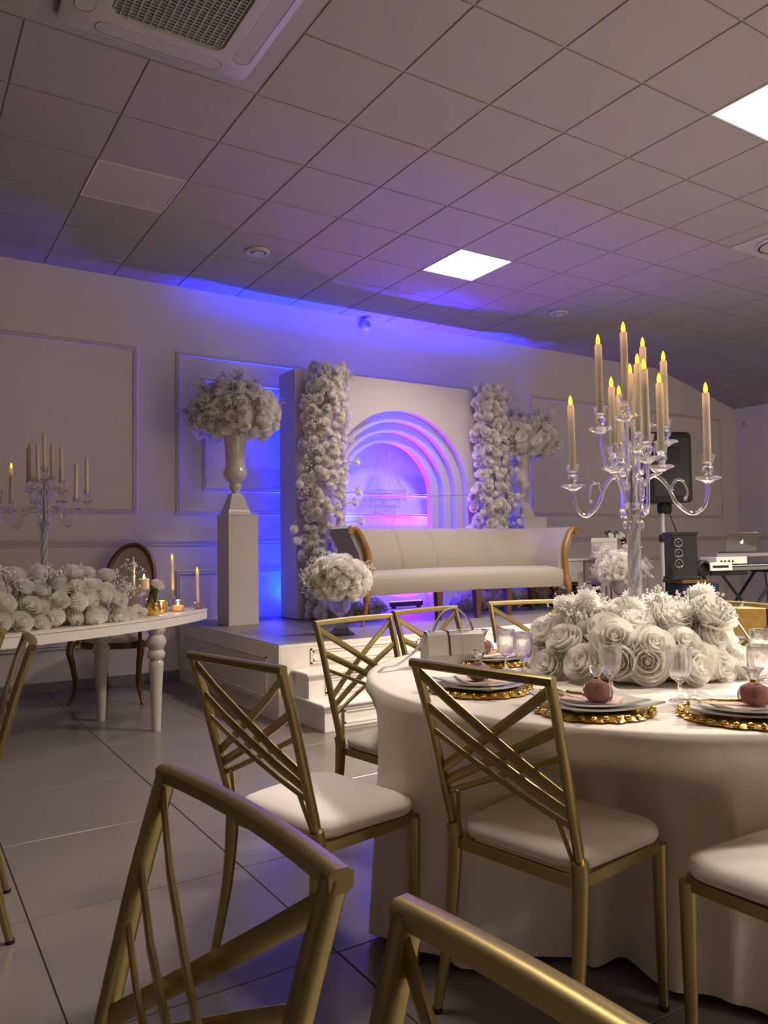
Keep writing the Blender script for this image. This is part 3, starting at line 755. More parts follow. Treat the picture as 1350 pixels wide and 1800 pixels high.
# ------------------------------------------------------------------ gilt lattice chairs
def chair_proto():
    t = thing('banquet_chair', '', 'chair', (0, 0, 0))
    g = M_GOLD
    # y: forward; top rail at y=0, z=.925
    post = lambda s: spline([(s * .205, .055, .0), (s * .198, .105, .22), (s * .196, .125, .40), (s * .197, .122, .48), (s * .202, .085, .62), (s * .207, .040, .79), (s * .211, .0, .915)], 5)
    for s in (-1, 1):
        p = post(s); n = len(p); low = [q for q in p if q.z <= .49]; hi = [q for q in p if q.z >= .47]
        MB().tube(low, [.012 + .009 * min(1, q.z / .45) for q in low], 10).build('leg', g, t)
        b = MB(); b.tube(hi, 0, flat=(.021, .026, (0, 1, 0))); fix(b.build('back_post', g, t, True, 50))
        fl = [(s * .205, .485, z) for z in (0, .2, .43)]
        MB().tube(fl, [.012, .017, .020], 10).build('leg', g, t)
        for yy in (.485, .055): MB().lathe([(.014, -.001), (.014, .012)], 10, (s * .205, yy, 0)).build('foot_cap', M_BLACK, t)
    b = MB(); b.tube([(.222 * (q / 6), -.012 * (1 - (q / 6) ** 2), .915 + .002 * (1 - (q / 6) ** 2)) for q in range(-6, 7)], 0, flat=(.026, .023, (0, 0, 1))); fix(b.build('top_rail', g, t, True, 50))
    def onpost(s, z): 
        p = post(s)
        for a, c in zip(p[:-1], p[1:]):
            if a.z <= z <= c.z: return a.lerp(c, (z - a.z) / (c.z - a.z))
        return p[-1]
    for s in (-1, 1):
        for (z0, z1, wd) in ((.895, .625, .021), (.80, .590, .021), (.735, .560, .011)):
            p0 = onpost(s, z0); p1 = onpost(-s, z1); m = (p0 + p1) / 2 + Vector((0, .012 * s, 0))
            b = MB(); b.tube([p0, p0.lerp(m, .5) + Vector((0, .004 * s, 0)), m, p1.lerp(m, .5) + Vector((0, .004 * s, 0)), p1], 0, flat=(.008, wd + .004, (0, 0, 1)))
            fix(b.build('lattice_bar', g, t, True, 30))
        q = onpost(s, .575); e = onpost(s, .475)
        b = MB(); b.tube([(q.x - s * .045, q.y, q.z), (e.x - s * .018, e.y, e.z)], .006, 6); b.build('strut', g, t)
    # seat frame
    ring = []
    def rr(hwb, hwf, y0, y1, r, z, n=5):
        p = []
        for (cx, cy, k0) in ((hwf - r, y1 - r, 0), (-hwf + r, y1 - r, 1), (-hwb + r, y0 + r, 2), (hwb - r, y0 + r, 3)):
            for k in range(n + 1):
                a = (k0 + k / n) * PI / 2; p.append((cx + r * math.cos(a), cy + r * math.sin(a), z))
        return p
    b = MB(); rings = [rr(.198, .215, .118, .498, .035, .412), rr(.198, .215, .118, .498, .035, .440), rr(.182, .199, .134, .482, .03, .440), rr(.182, .199, .134, .482, .03, .412)]
    n = len(rings[0]); b.add([v for r in rings for v in r], [(i * n + k, i * n + (k + 1) % n, ((i + 1) % 4) * n + (k + 1) % n, ((i + 1) % 4) * n + k) for i in range(4) for k in range(n)])
    fix(b.build('seat_frame', g, t, True, 30))
    b = MB(); rings = []
    for (d, z) in ((.012, .438), (-.004, .446), (-.010, .462), (-.004, .478), (.02, .490), (.07, .499), (.13, .503)): rings.append(rr(.190 - d, .212 - d, .135 + d, .500 - d, max(.01, .07 - d * .4), z))
    n = len(rings[0]); F = [(i * n + k, i * n + (k + 1) % n, (i + 1) * n + (k + 1) % n, (i + 1) * n + k) for i in range(len(rings) - 1) for k in range(n)]
    F += [tuple(range((len(rings) - 1) * n, len(rings) * n)), tuple(reversed(range(n)))]
    b.add([v for r in rings for v in r], F); fix(b.build('seat_cushion', M_FABRIC, t, True, 60))
    return t
CH0 = chair_proto(); used = [False]
def chair(mid, facing, label):
    """mid: floor point under the middle of the top rail; facing: direction the sitter looks"""
    o = CH0 if not used[0] else copy_tree(CH0); used[0] = True
    o.location = (mid[0], mid[1], 0); o.rotation_euler = (0, 0, math.atan2(facing[1], facing[0]) - PI / 2)
    tag(o, label, 'chair', 'gold lattice banquet chairs')
chair((.335, .855), (-.997, -.07), 'gold lattice chair in the left foreground, its seat below the frame')
chair((.372, .335), (-1, -.03), 'gold chair at the bottom edge showing only its top rail corner')
chair((.785, 2.01), (.976, .218), 'gold lattice chair with empty white seat standing alone in the aisle')
chair((1.665, 2.87), (.21, -.978), 'gold lattice chair facing the camera in front of the stage steps')
chair((2.175, 3.06), (.20, -.98), 'gold lattice chair behind the white handbag')
chair((1.208, 1.489), (.982, .186), 'gold lattice chair pushed up to the round table, nearest its cloth')
chair((2.885, 3.125), (-.296, -.955), 'gold lattice chair at the far side of the round table')
chair((3.52, 2.20), (-.95, .33), 'gold lattice chair at the right edge behind the candelabra flowers')
chair((4.12, 2.27), (-.95, .30), 'gold chair outside the right edge whose seat carries the paper bag')
chair((1.778, .70), (.02, 1.0), 'chair at bottom right of which only the white seat and one leg show')
chair((.40, 2.93), (-.993, .09), 'gold chair seen end-on at the left edge, right one of two')
chair((.31, 3.56), (-.96, -.26), 'gold lattice chair at the left edge, behind the end-on one')

# ------------------------------------------------------------------ round table
TX, TY, TR, TZ = 2.25, 1.90, 0.95, 0.765
def round_table():
    t = thing('round_table', 'round banquet table hidden under a long white cloth', 'table', (TX, TY, 0))
    MB().lathe([(.0001, TZ - .045), (TR - .03, TZ - .045), (TR - .02, TZ - .03), (TR - .03, TZ - .015), (.0001, TZ - .012)], 48, cap=False).build('tabletop', M_BROWN, t)
    for k in range(4):
        a = k * PI / 2 + .5; MB().tube([(.5 * math.cos(a), .5 * math.sin(a), 0), (.42 * math.cos(a), .42 * math.sin(a), TZ - .045)], .02, 8).build('leg', M_STEEL, t)
    rnd = random.Random(9)
    # where chairs push the cloth in: (angle, inner radius, half width)
    dents = [(math.atan2(1.56 - TY, 1.70 - TX), .585, .42), (math.atan2(1.185 - TY, 1.78 - TX), .80, .34), (math.atan2(2.38 - TY, 1.77 - TX), .63, .40), (math.atan2(2.57 - TY, 2.27 - TX), .64, .36), (math.atan2(2.65 - TY, 2.74 - TX), .82, .30), (math.atan2(2.36 - TY, 3.05 - TX), .85, .3)]
    ph = [rnd.uniform(0, 6) for _ in range(6)]
    def fold(a, h):
        e = h ** .8
        g = math.sin(11 * a + ph[0] + .6 * math.sin(3 * a)); g2 = math.sin(17 * a + ph[1] + .8 * math.sin(2 * a)); f = .045 * (2 * (.5 + .5 * g) ** 1.6 - .8) + .034 * (2 * (.5 + .5 * g2) ** 2.0 - .7) + .012 * math.sin(31 * a + ph[2])
        return e * f
    N = 320; rows = []
    for r in (.0001, .3, .6, .85, .93): rows.append([(r * math.cos(2 * PI * k / N), r * math.sin(2 * PI * k / N), TZ) for k in range(N)])
    M = 22
    for j in range(M + 1):
        h = j / M; row = []
        for k in range(N):
            a = 2 * PI * k / N
            r = TR + .012 * min(1, h * 8) + .05 * h + fold(a, h)
            hem = .004 + .022 * (1 + math.sin(7 * a + ph[3])) * .5 + .012 * (1 + math.sin(17 * a + ph[4])) * .5
            z = TZ - .004 - .004 * (j > 0) - (TZ - .008 - hem) * h
            for (da, ri, hw) in dents:
                d = (a - da + PI) % (2 * PI) - PI
                wgt = max(0, 1 - (abs(d) / (hw * 1.5)) ** 2); wgt = wgt * wgt * (3 - 2 * wgt)
                k1 = min(1, max(0, (h - .02) / .30)); k1 = k1 * k1 * (3 - 2 * k1)
                tgt = ri + fold(a, h) * .8 + .03 * max(0, h - .45)
                if tgt < r: r = r + (tgt - r) * wgt * k1
            row.append((r * math.cos(a), r * math.sin(a), z))
        rows.append(row)
    b = MB(); b.add([v for r in rows for v in r], [(j * N + k, j * N + (k + 1) % N, (j + 1) * N + (k + 1) % N, (j + 1) * N + k) for j in range(len(rows) - 1) for k in range(N)])
    o = fix(b.build('tablecloth', M_CLOTH, None, True, 180)); o.location = (TX, TY, 0)
    tag(o, 'long white tablecloth draped in folds over the round table', 'tablecloth')
round_table()

# ------------------------------------------------------------------ candelabra
def candle_mesh(L=.245, r=.0125):
    b = MB(); b.lathe([(r * .92, 0), (r, .01), (r, L - .04)], 12); return b.mesh('wax', M_WAX)
def candle(loc, label, group, lit=True, L=.245, r=.0125, lean=(0, 0)):
    t = thing('taper_candle', label, 'candle', loc, 0, group); t.rotation_euler = (lean[0], lean[1], 0)
    if lit:
        MB().lathe([(r * .9, 0), (r, .01), (r, L - .004), (r * .85, L)], 12).build('wax', M_LITWAX, t)
        MB().lathe([(.0055, L), (.0078, L + .010), (.0066, L + .022), (.0035, L + .032), (.0003, L + .038)], 10).build('flame', M_FLAME, t)
    else:
        MB().lathe([(r * .9, 0), (r, .01), (r, L - .01), (r * .6, L), (r * .35, L + .006), (r * .30, L + .030), (.0002, L + .036)], 12).build('wax', M_WAX, t)
def candelabra(base, label, outer, inner, upper, ztop, zhub, zbase_shift=0.0, top=False):
    """outer/inner/upper: (dx,dy,z) of the drip pans, measured from the base"""
    t = thing('crystal_candelabra', label, 'candelabra', base)
    MB().lathe([(.105, 0), (.105, .008), (.09, .016), (.05, .026), (.032, .045), (.026, .07), (.036, .085), (.026, .10), (.021, .115)], 24).build('base', M_GLASS, t)
    n = 24; b = MB(); H0, H1 = .115, zhub - .05; prof = [(.021, H0 + (H1 - H0) * k / 60) for k in range(61)]
    b.lathe(prof, n, fn=lambda a, i, z: 1 + .16 * math.cos(6 * (a - z * 11))); b.build('twisted_stem', M_TWIST, t)
    MB().tube([(0, 0, .1), (0, 0, ztop - .02)], .008, 8).build('steel_rod', M_STEEL, t)
    MB().lathe([(.012, H1 - .02), (.030, H1), (.034, H1 + .012), (.02, H1 + .02), (.026, zhub - .01), (.034, zhub + .01), (.026, zhub + .03), (.016, zhub + .04), (.020, zhub + .08), (.030, zhub + .10), (.020, zhub + .12), (.014, zhub + .15), (.026, ztop - .05), (.03, ztop - .035), (.014, ztop - .01), (.014, ztop)], 18).build('hub', M_GLASS, t)
    def pan(p, nm='drip_pan'):
        x, y, z = p
        b = MB(); b.lathe([(.012, -.012), (.020, -.006), (.040, .002), (.043, .006), (.040, .009), (.018, .006), (.010, .010), (.012, .022), (.020, .032), (.019, .042), (.014, .048), (.017, .056), (.026, .085), (.0235, .086), (.0145, .060), (.0001, .056)], 16, fn=lambda a, i, zz: 1 + (.05 * math.cos(8 * a) if .0 < zz < .012 else 0))
        o = b.build(nm, M_GLASS, t); o.location = (x, y, z)
    def arm(pts, r0=.0085, r1=.0065):
        p = spline(pts, 7); b = MB(); b.tube(p, [r0 + (r1 - r0) * k / (len(p) - 1) for k in range(len(p))], 9); return b
    for (x, y, z) in outer:
        R = math.hypot(x, y); c, s = x / R, y / R
        q = lambda r, zz: (c * r, s * r, zz)
        b = arm([q(.035, zhub - .055), q(.030, zhub - .02), q(.040, zhub + .035), q(R * .30, zhub + .065), q(R * .46, zhub + .030), q(R * .58, zhub - .035), q(R * .78, zhub - .075), q(R * .95, zhub - .045), q(R, z - .012)])
        p = spline([q(R * .50, zhub + .005), q(R * .58, zhub + .045), q(R * .68, zhub + .040), q(R * .73, zhub + .0), q(R * .70, zhub - .018)], 6)
        b.tube(p, [.006 - .003 * k / (len(p) - 1) for k in range(len(p))], 8); b.ball(q(R * .70, zhub - .022), .007, 8, 6)
        b.ball(q(.036, zhub - .068), .014, 9, 7, 1.2)
        b.build('arm', M_GLASS, t); pan((x, y, z))
    for (x, y, z) in inner:
        R = math.hypot(x, y) or 1; c, s = x / R, y / R; q = lambda r, zz: (c * r, s * r, zz)
        arm([q(.02, zhub + .0), q(R * .5, zhub + .05), q(R, z - .012)]).build('arm', M_GLASS, t); pan((x, y, z))
    for (x, y, z) in upper:
        R = math.hypot(x, y) or 1; c, s = x / R, y / R; q = lambda r, zz: (c * r, s * r, zz)
        z2 = zhub + .12
        b = arm([q(.018, z2 + .02), q(R * .28, z2 + .065), q(R * .45, z2 + .02), q(R * .62, z2 - .03), q(R * .88, z2 - .02), q(R, z - .012)], .0075, .006)
        p = spline([q(R * .42, z2 + .03), q(R * .52, z2 + .06), q(R * .64, z2 + .05), q(R * .66, z2 + .02)], 5); b.tube(p, .003, 6); b.ball(q(R * .66, z2 + .015), .006, 8, 6)
        b.build('arm', M_GLASS, t); pan((x, y, z))
    if top: pan((0, 0, ztop))
    for k in range(6):
        a = k * PI / 3 + .3; b = MB(); b.ball((.03 * math.cos(a), .03 * math.sin(a), zhub - .11), .009, 7, 6, 1.7); b.tube([(.03 * math.cos(a), .03 * math.sin(a), zhub - .095), (.024 * math.cos(a), .024 * math.sin(a), zhub - .05)], .0015, 4); b.build('pendant', M_GLASS, t)
BXC, BYC = 2.262, 1.880
CUPS = {1: (-.133, .160, 1.432), 2: (.156, -.202, 1.443), 3: (-.150, .006, 1.623), 4: (-.090, -.058, 1.662), 5: (-.031, .056, 1.493), 6: (.105, .135, 1.490), 7: (.070, .048, 1.553), 8: (-.026, -.058, 1.556), 9: (-.124, -.170, 1.502), 10: (.130, .044, 1.660), 11: (.059, -.084, 1.490), 12: (.150, -.035, 1.591)}
def loc3(k): x, y, z = CUPS[k]; return (x, y, z - TZ)
candelabra((BXC, BYC, TZ), 'tall clear crystal candelabra with lit candles on the round table', [loc3(1), loc3(2), loc3(6), loc3(9)], [loc3(5), loc3(11), loc3(7), loc3(8)], [loc3(3), loc3(4), loc3(10), loc3(12)], 1.66 - TZ, 1.40 - TZ)
order = [1, 3, 5, 4, 6, 7, 8, 9, 10, 11, 12, 2]
for i, k in enumerate(order):
    x, y, z = CUPS[k]; candle((BXC + x, BYC + y, z + .062), 'lit ivory taper candle on the round table candelabra, %s from left' % ORD[i], 'candles of the round table candelabra', True, .245, .0125, (random.uniform(-.012, .012), random.uniform(-.015, .015)))

# ------------------------------------------------------------------ centrepiece flowers
def centrepiece():
    rnd = random.Random(77)
    t = thing('flower_centrepiece', 'low mound of large white roses round the candelabra foot', 'flowers', (TX, TY, TZ))
    for q, (cx, cy, rx, ry, rz) in enumerate(((-.17, -.12, .17, .24, .15), (.02, -.25, .22, .15, .15), (.20, .06, .14, .20, .14), (-.02, .20, .20, .13, .14))):
        b = MB(); b.ball((0, 0, 0), 1.0, 12, 8); b.v = [(cx + x * rx * .62, cy + y * ry * .62, max(.002, .05 + z * rz * .62)) for x, y, z in b.v]; b.build('floral_foam', M_FOAM, t)
    # roses on a ring-shaped mound, stem of the candelabra left free
    a0 = math.radians(-122)
    for (ring, n, z, s0, s1) in ((.345, 17, .052, .055, .068), (.305, 14, .125, .058, .076), (.215, 11, .180, .055, .072), (.12, 6, .19, .05, .06)):
        for k in range(n):
            a = 2 * PI * k / n + rnd.uniform(-.1, .1); r = ring * rnd.uniform(.93, 1.05)
            nn = (math.cos(a) * (1.2 - z * 3), math.sin(a) * (1.2 - z * 3), .25 + z * 3.2)
            place(ROSES[rnd.randrange(3)], 'rose', t, (r * math.cos(a), r * math.sin(a), z + rnd.uniform(-.012, .025)), Vector(nn) + Vector((rnd.uniform(-.3, .3), rnd.uniform(-.3, .3), rnd.uniform(-.2, .2))), rnd.uniform(s0, s1), rnd)
    # taller blooms on dark stems
    for (dx, dy, h, s, kind) in ((-.24, .11, .315, .042, 1), (-.20, .03, .33, .050, 1), (-.05, -.06, .30, .050, 1), (.05, .02, .325, .048, 1), (.12, -.06, .31, .050, 1), (.16, -.21, .345, .052, 1), (.10, -.30, .30, .075, 0), (-.10, -.10, .265, .072, 0), (-.13, .00, .28, .05, 1), (.02, -.22, .28, .055, 1), (.22, .05, .30, .05, 1), (-.05, .22, .29, .05, 1), (.02, -.13, .27, .060, 0), (.18, -.12, .27, .055, 1)):
        h -= .075; dx *= .93; dy *= .93
        b = MB(); b.tube(spline([(dx * .5, dy * .5, .08), (dx * .8, dy * .8, h * .6), (dx, dy, h - s * .7)], 4), .0028, 5); b.build('stem', M_STEM, t)
        nn = Vector((dx * 2, dy * 2, 1)) + Vector((rnd.uniform(-.3, .3), rnd.uniform(-.3, .3), 0))
        place(POM if kind else ROSES[0], 'pompon' if kind else 'rose', t, (dx, dy, h), nn, s, rnd)
    for k in range(26):
        a = rnd.uniform(0, 2 * PI); r = rnd.uniform(.08, .3)
        place(BREATH[k % 2], 'baby_breath', t, (r * math.cos(a), r * math.sin(a), .165), (math.cos(a) * .4, math.sin(a) * .4, 1), rnd.uniform(.08, .125), rnd)
centrepiece()

# ------------------------------------------------------------------ place settings
def charger(x, y, rz, label):
    t = thing('charger_plate', label, 'charger', (x, y, TZ + .001), rz, 'gold charger plates')
    MB().lathe([(.0001, .004), (.115, .004), (.122, .008), (.118, .012), (.0001, .008)], 32, cap=False).build('well', M_SGOLD, t)
    def f(a, i, z): return 1 + (.045 * abs(math.sin(8 * a)) + .015 * math.sin(24 * a)) * min(1, i / 3)
    b = MB(); b.lathe([(.112, .008), (.128, .010), (.138, .014), (.150, .009), (.160, .004), (.150, .001), (.112, .002)], 160, fn=f, cap=False); brim = b.build('baroque_rim', M_SGOLD, t)
    me = None
    for k in range(32):
        a = 2 * PI * k / 32
        if me is None: me = MB().ball((0, 0, 0), .0085, 7, 5).mesh('rim_bead', M_SGOLD)
        o = link('rim_bead', me, brim); rr = .150 + .006 * (k % 2); o.location = (rr * math.cos(a), rr * math.sin(a), .011); o.scale = (1.3, 1, .8); o.rotation_euler = (0, 0, a + .8 * (-1) ** k)
def square_plate(x, y, z, rz, h, label, rise=.022):
    o = MB(); n = 16
    def fn(u, v):
        a, c = 2 * u - 1, 2 * v - 1
        # soft square with lifted, slightly drawn-out corners
        e = max(abs(a), abs(c)); k = (abs(a * c)) ** 2
        sc = 1 - .04 * (1 - k) * e
        zz = .004 + (0 if e < .62 else (e - .62) / .38 * rise * .55) + k * rise * .6
        return (a * h * sc, c * h * sc, zz)
    o.grid(fn, n, n)
    top = list(o.v); b2 = MB(); b2.v = [(p[0], p[1], p[2] - .005 if abs(p[0]) > h * .6 or abs(p[1]) > h * .6 else 0.0) for p in top]; b2.f = [tuple(reversed(f)) for f in o.f]; b2.m = [0] * len(b2.f)
    off = len(o.v); o.add(b2.v, b2.f)
    ed = []
    N1 = n + 1
    loop = [i for i in range(n)] + [j * N1 + n for j in range(n)] + [n * N1 + i for i in range(n, 0, -1)] + [j * N1 for j in range(n, 0, -1)]
    for i in range(len(loop)): a, c = loop[i], loop[(i + 1) % len(loop)]; o.f.append((a, off + a, off + c, c)); o.m.append(0)
    ob = fix(o.build('square_plate', M_PLATE, None, True, 60)); ob.location = (x, y, z); ob.rotation_euler = (0, 0, rz)
    tag(ob, label, 'plate', 'square china plates'); return ob
def cutlery(x, y, z, rz, kind, label, tilt=0):
    t = MB()
    if kind == 'fork':
        t.tube([(-.09, 0, 0), (-.02, 0, .004), (.035, 0, .002), (.05, 0, .001)], [.0045, .003, .003, .006], 8)
        for q in (-1.5, -.5, .5, 1.5): t.tube([(.048, q * .003, .001), (.06, q * .0045, -.001), (.09, q * .0045, .004)], .0016, 5)
    else:
        t.tube([(-.1, 0, 0), (-.03, 0, .002), (.01, 0, .001)], [.0055, .0045, .004], 8)
        t.prism([(.01, -.006), (.08, -.007), (.105, .001), (.095, .007), (.01, .006)], 0, .0022)
    o = t.build('gold_' + kind, M_SGOLD, None); o.location = (x, y, z); o.rotation_euler = (0, tilt, rz); tag(o, label, kind, 'gold cutlery'); return o
def favour(x, y, z, label, rz=0):
    t = thing('wrapped_favour', label, 'party favour', (x, y, z), rz, 'wrapped favours')
    MB().lathe([(.0001, 0), (.022, .001), (.031, .010), (.034, .024), (.030, .040), (.019, .048), (.009, .046), (.0001, .043)], 18, fn=lambda a, i, zz: 1 + .03 * math.cos(5 * a), cap=False).build('pink_ball', M_PINK, t)
    MB().lathe([(.036, .002), (.0385, .022), (.034, .042), (.012, .054), (.007, .060), (.018, .082), (.026, .092)], 16, fn=lambda a, i, zz: 1 + .10 * math.sin(7 * a + i), cap=False).build('clear_wrap', mat('cellophane', (1, .97, .95), .05, trans=1.0, ior=1.12), t)
    MB().lathe([(.009, .053), (.010, .058), (.008, .062)], 10).build('ribbon', M_SGOLD, t)
def napkin(x, y, z, rz, label, w_=.07, L=.095):
    b = MB()
    def fn(u, v): return ((u - .5) * 2 * L, (v - .5) * 2 * w_, .004 + .003 * math.sin(u * 5 + v * 3) + .002 * (v > .5))
    b.grid(fn, 8, 6); k = len(b.v); b.grid(lambda u, v: (fn(u, v)[0], fn(u, v)[1], 0), 8, 6)
    for j in range(6):
        for (a) in (j * 9, j * 9 + 8): b.f.append((a, a + 9, k + a + 9, k + a)); b.m.append(0)
    for i in range(8):
        for a in (i, 54 + i): b.f.append((a, a + 1, k + a + 1, k + a)); b.m.append(0)
    o = fix(b.build('napkin', M_NAPKIN, None, True, 60)); o.location = (x, y, z); o.rotation_euler = (0, 0, rz); tag(o, label, 'napkin', 'blush napkins')
def goblet_mesh():
    fl = lambda a, i, z: 1 + (.05 * math.cos(10 * a) * (1 if .06 < z < .125 else .3 if z > .05 else 0))
    prof = [(.031, 0), (.031, .003), (.012, .010), (.006, .018), (.008, .026), (.0055, .034), (.0055, .048), (.010, .054), (.024, .066), (.0315, .085), (.033, .105), (.0335, .125), (.0335, .148), (.0345, .150), (.031, .1495), (.0305, .125), (.029, .09), (.021, .070), (.0001, .064)]
    return MB().lathe(prof, 40, fn=fl).mesh('goblet', M_GLASS, True, 60)
GOB = goblet_mesh()
def goblet(x, y, s, label):
    o = link('crystal_goblet', GOB, None); o.location = (x, y, TZ + .001); o.scale = (s,) * 3; tag(o, label, 'glass', 'crystal goblets')
SET = [((1.625, 1.505), math.radians(-5), 'in front of the chair nearest the camera'), ((1.88, 1.225), math.radians(22), 'at the right edge of the near table side'), ((1.575, 1.925), math.radians(-28), 'in front of the white handbag'), ((1.98, 2.36), math.radians(-60), 'on the far left of the table, beyond two goblets'), ((2.82, 1.62), math.radians(30), 'at the right edge behind the goblets')]
for i, ((x, y), rz, where) in enumerate(SET):
    ang = math.atan2(TY - y, TX - x)
    charger(x, y, ang, 'round gold charger with ornate rim ' + where)
    square_plate(x, y, TZ + .014, ang + PI / 4 * 0 + rz + PI / 4, .135, 'large square white plate ' + where)
    square_plate(x, y, TZ + .024, ang + rz + PI / 4, .108, 'small square white plate on top, ' + where, .016)
    napkin(x, y, TZ + .030, ang + PI / 2 + rz * .5, 'folded blush napkin on the plates ' + where, .06, .075)
    tx, ty = -math.sin(ang), math.cos(ang); fx, fy = math.cos(ang), math.sin(ang)
    cutlery(x + tx * .03 + fx * .01, y + ty * .03 + fy * .01, TZ + .041, ang + 1.2, 'fork', 'gold fork on the napkin ' + where)
    cutlery(x + tx * .055 + fx * .015, y + ty * .055 + fy * .015, TZ + .041, ang + 1.3, 'knife', 'gold knife on the napkin ' + where)
    favour(x - tx * (.02 if i else .015) + fx * (-.02 if i != 0 else -.035), y - ty * .02 + fy * (-.02 if i != 0 else -.035), TZ + .038, 'pink wrapped favour ' + where)
goblet(1.885, 2.155, 1.0, 'left one of two crystal goblets beside the handbag')
goblet(1.868, 2.045, 1.0, 'right one of two crystal goblets beside the handbag')
goblet(1.845, 1.635, 1.02, 'crystal goblet in front of the roses, left of centre')
goblet(1.918, 1.445, 1.05, 'crystal goblet in front of the roses, right of the other')
goblet(2.12, 1.325, 1.05, 'crystal goblet before the right end of the roses')
goblet(2.43, 1.51, 1.1, 'tall crystal goblet at the right edge of the table')
goblet(2.46, 1.42, 1.0, 'crystal goblet cut by the right edge of the photo')

# ------------------------------------------------------------------ handbag
def handbag():
    t = thing('handbag', 'small white leather handbag with top handle on the round table', 'handbag', (1.83, 2.40, TZ + .001), math.radians(-18))
    b = MB(); prof = [(-.045, 0), (-.047, .05), (-.034, .118), (-.020, .128), (.020, .128), (.034, .118), (.047, .05), (.045, 0)]
    vs = []; n = len(prof)
    for x in (-.122, -.118, -.102, 0, .102, .118, .122):
        k = 1 - .10 * (abs(x) / .122) ** 2 - (.02 if abs(x) > .12 else 0)
        for (y, z) in prof: vs.append((x * (1 - .10 * z / .13), y * k, z))
    F = [(j * n + i, (j + 1) * n + i, (j + 1) * n + (i + 1) % n, j * n + (i + 1) % n) for j in range(6) for i in range(n)] + [tuple(range(n)), tuple(reversed(range(6 * n, 7 * n)))]
    b.add(vs, F); fix(b.build('bag_body', M_BAG, t, True, 50))
    b = MB(); b.prism([(-.0365, .118), (-.050, .052), (-.052, .045), (-.046, .048), (-.033, .119), (-.020, .1305), (.022, .1305), (.022, .128), (-.020, .128)], -.112, .112, 'x'); fix(b.build('flap', M_BAG, t, True, 30))
    for s in (-1, 1):
        b = MB(); b.prism([(-.038, .118), (-.0525, .052), (-.0545, .042), (-.0505, .048), (-.0355, .119), (-.022, .133), (.022, .133), (.022, .1305), (-.021, .1305)], s * .028 - .004, s * .028 + .004, 'x'); fix(b.build('edge_strip', M_BAGE if s < 0 else M_BAG, t, True, 30))
    hp = bez((-.082, -.005, .128), (-.045, -.005, .245), (.045, -.005, .245), (.082, -.005, .128), 16)
    b = MB(); b.tube([(-.10, -.005, .1315)] + hp + [(.10, -.005, .1315)], 0, flat=(.020, .006, (0, 0, 1))); hd = fix(b.build('handle', M_BAG, t, True, 40))
    b = MB(); b.tube([(-.10, -.0155, .1325)] + [(x, y - .0105, z) for x, y, z in hp] + [(.10, -.0155, .1325)], .0022, 5); b.build('handle_edge', M_BAGE, hd)
    b = MB(); b.tube([(x, y, z) for x, y, z in spline([(-.118, 0, .105), (-.16, -.02, .06), (-.24, -.06, .02), (-.30, -.08, .012), (-.345, -.095, -.04), (-.335, -.14, -.12), (-.29, -.16, -.10)], 6)], 0, flat=(.016, .004, (0, 0, 1))); fix(b.build('strap', M_BAG, t, True, 40))
    for s in (-1, 1):
        b = MB(); b.tube([(s * .119 + .012 * math.cos(a), 0, .105 + .012 * math.sin(a)) for a in [2 * PI * k / 12 for k in range(13)]], .002, 6, False); b.build('ring', M_STEEL, t)
handbag()

# ------------------------------------------------------------------ head table at left
HT = .77; HA = math.radians(23)
HX, HY = 1.39, 5.60           # mid of the right pair of legs
def head_table():
    t = thing('head_table', 'long white table with bowed front and turned legs at left', 'table', (HX, HY, 0), HA)
    # local: x along the table (right end +), y to the back
    front = spline([(.70, -.07, 0), (.38, -.235, 0), (.0, -.365, 0), (-.5, -.455, 0), (-1.0, -.48, 0), (-1.5, -.455, 0), (-2.0, -.365, 0), (-2.35, -.24, 0), (-2.62, -.10, 0)], 5)
    poly = [(p.x, p.y) for p in front] + [(-2.62, .40), (.70, .40)]
    b = MB(); b.prism(poly, HT - .014, HT); fix(b.build('tabletop', M_WHITE, t, True, 30))
    ins = [(x * .996 - .004, y * .992) for x, y in poly]
    b = MB(); b.prism(ins, HT - .075, HT - .017); fix(b.build('apron', M_WHITE, t, True, 30))
    prof = [(.028, 0), (.030, .012), (.040, .30), (.050, .44), (.052, .455), (.044, .468), (.040, .478), (.056, .495), (.062, .515), (.056, .535), (.045, .548), (.055, .565), (.066, .59), (.066, .615), (.054, .638), (.044, .65), (.056, .668), (.060, .68), (.060, HT - .075)]
    for (x, y) in ((.02, -.305), (.02, .305), (-2.02, -.305), (-2.02, .305)):
        MB().lathe(prof, 24, (x, y, 0)).build('leg', M_GLOSS, t)
head_table()
def ht(x, y):
    """point on the head table in room coordinates"""
    c, s = math.cos(HA), math.sin(HA); return (HX + x * c - y * s, HY + x * s + y * c)
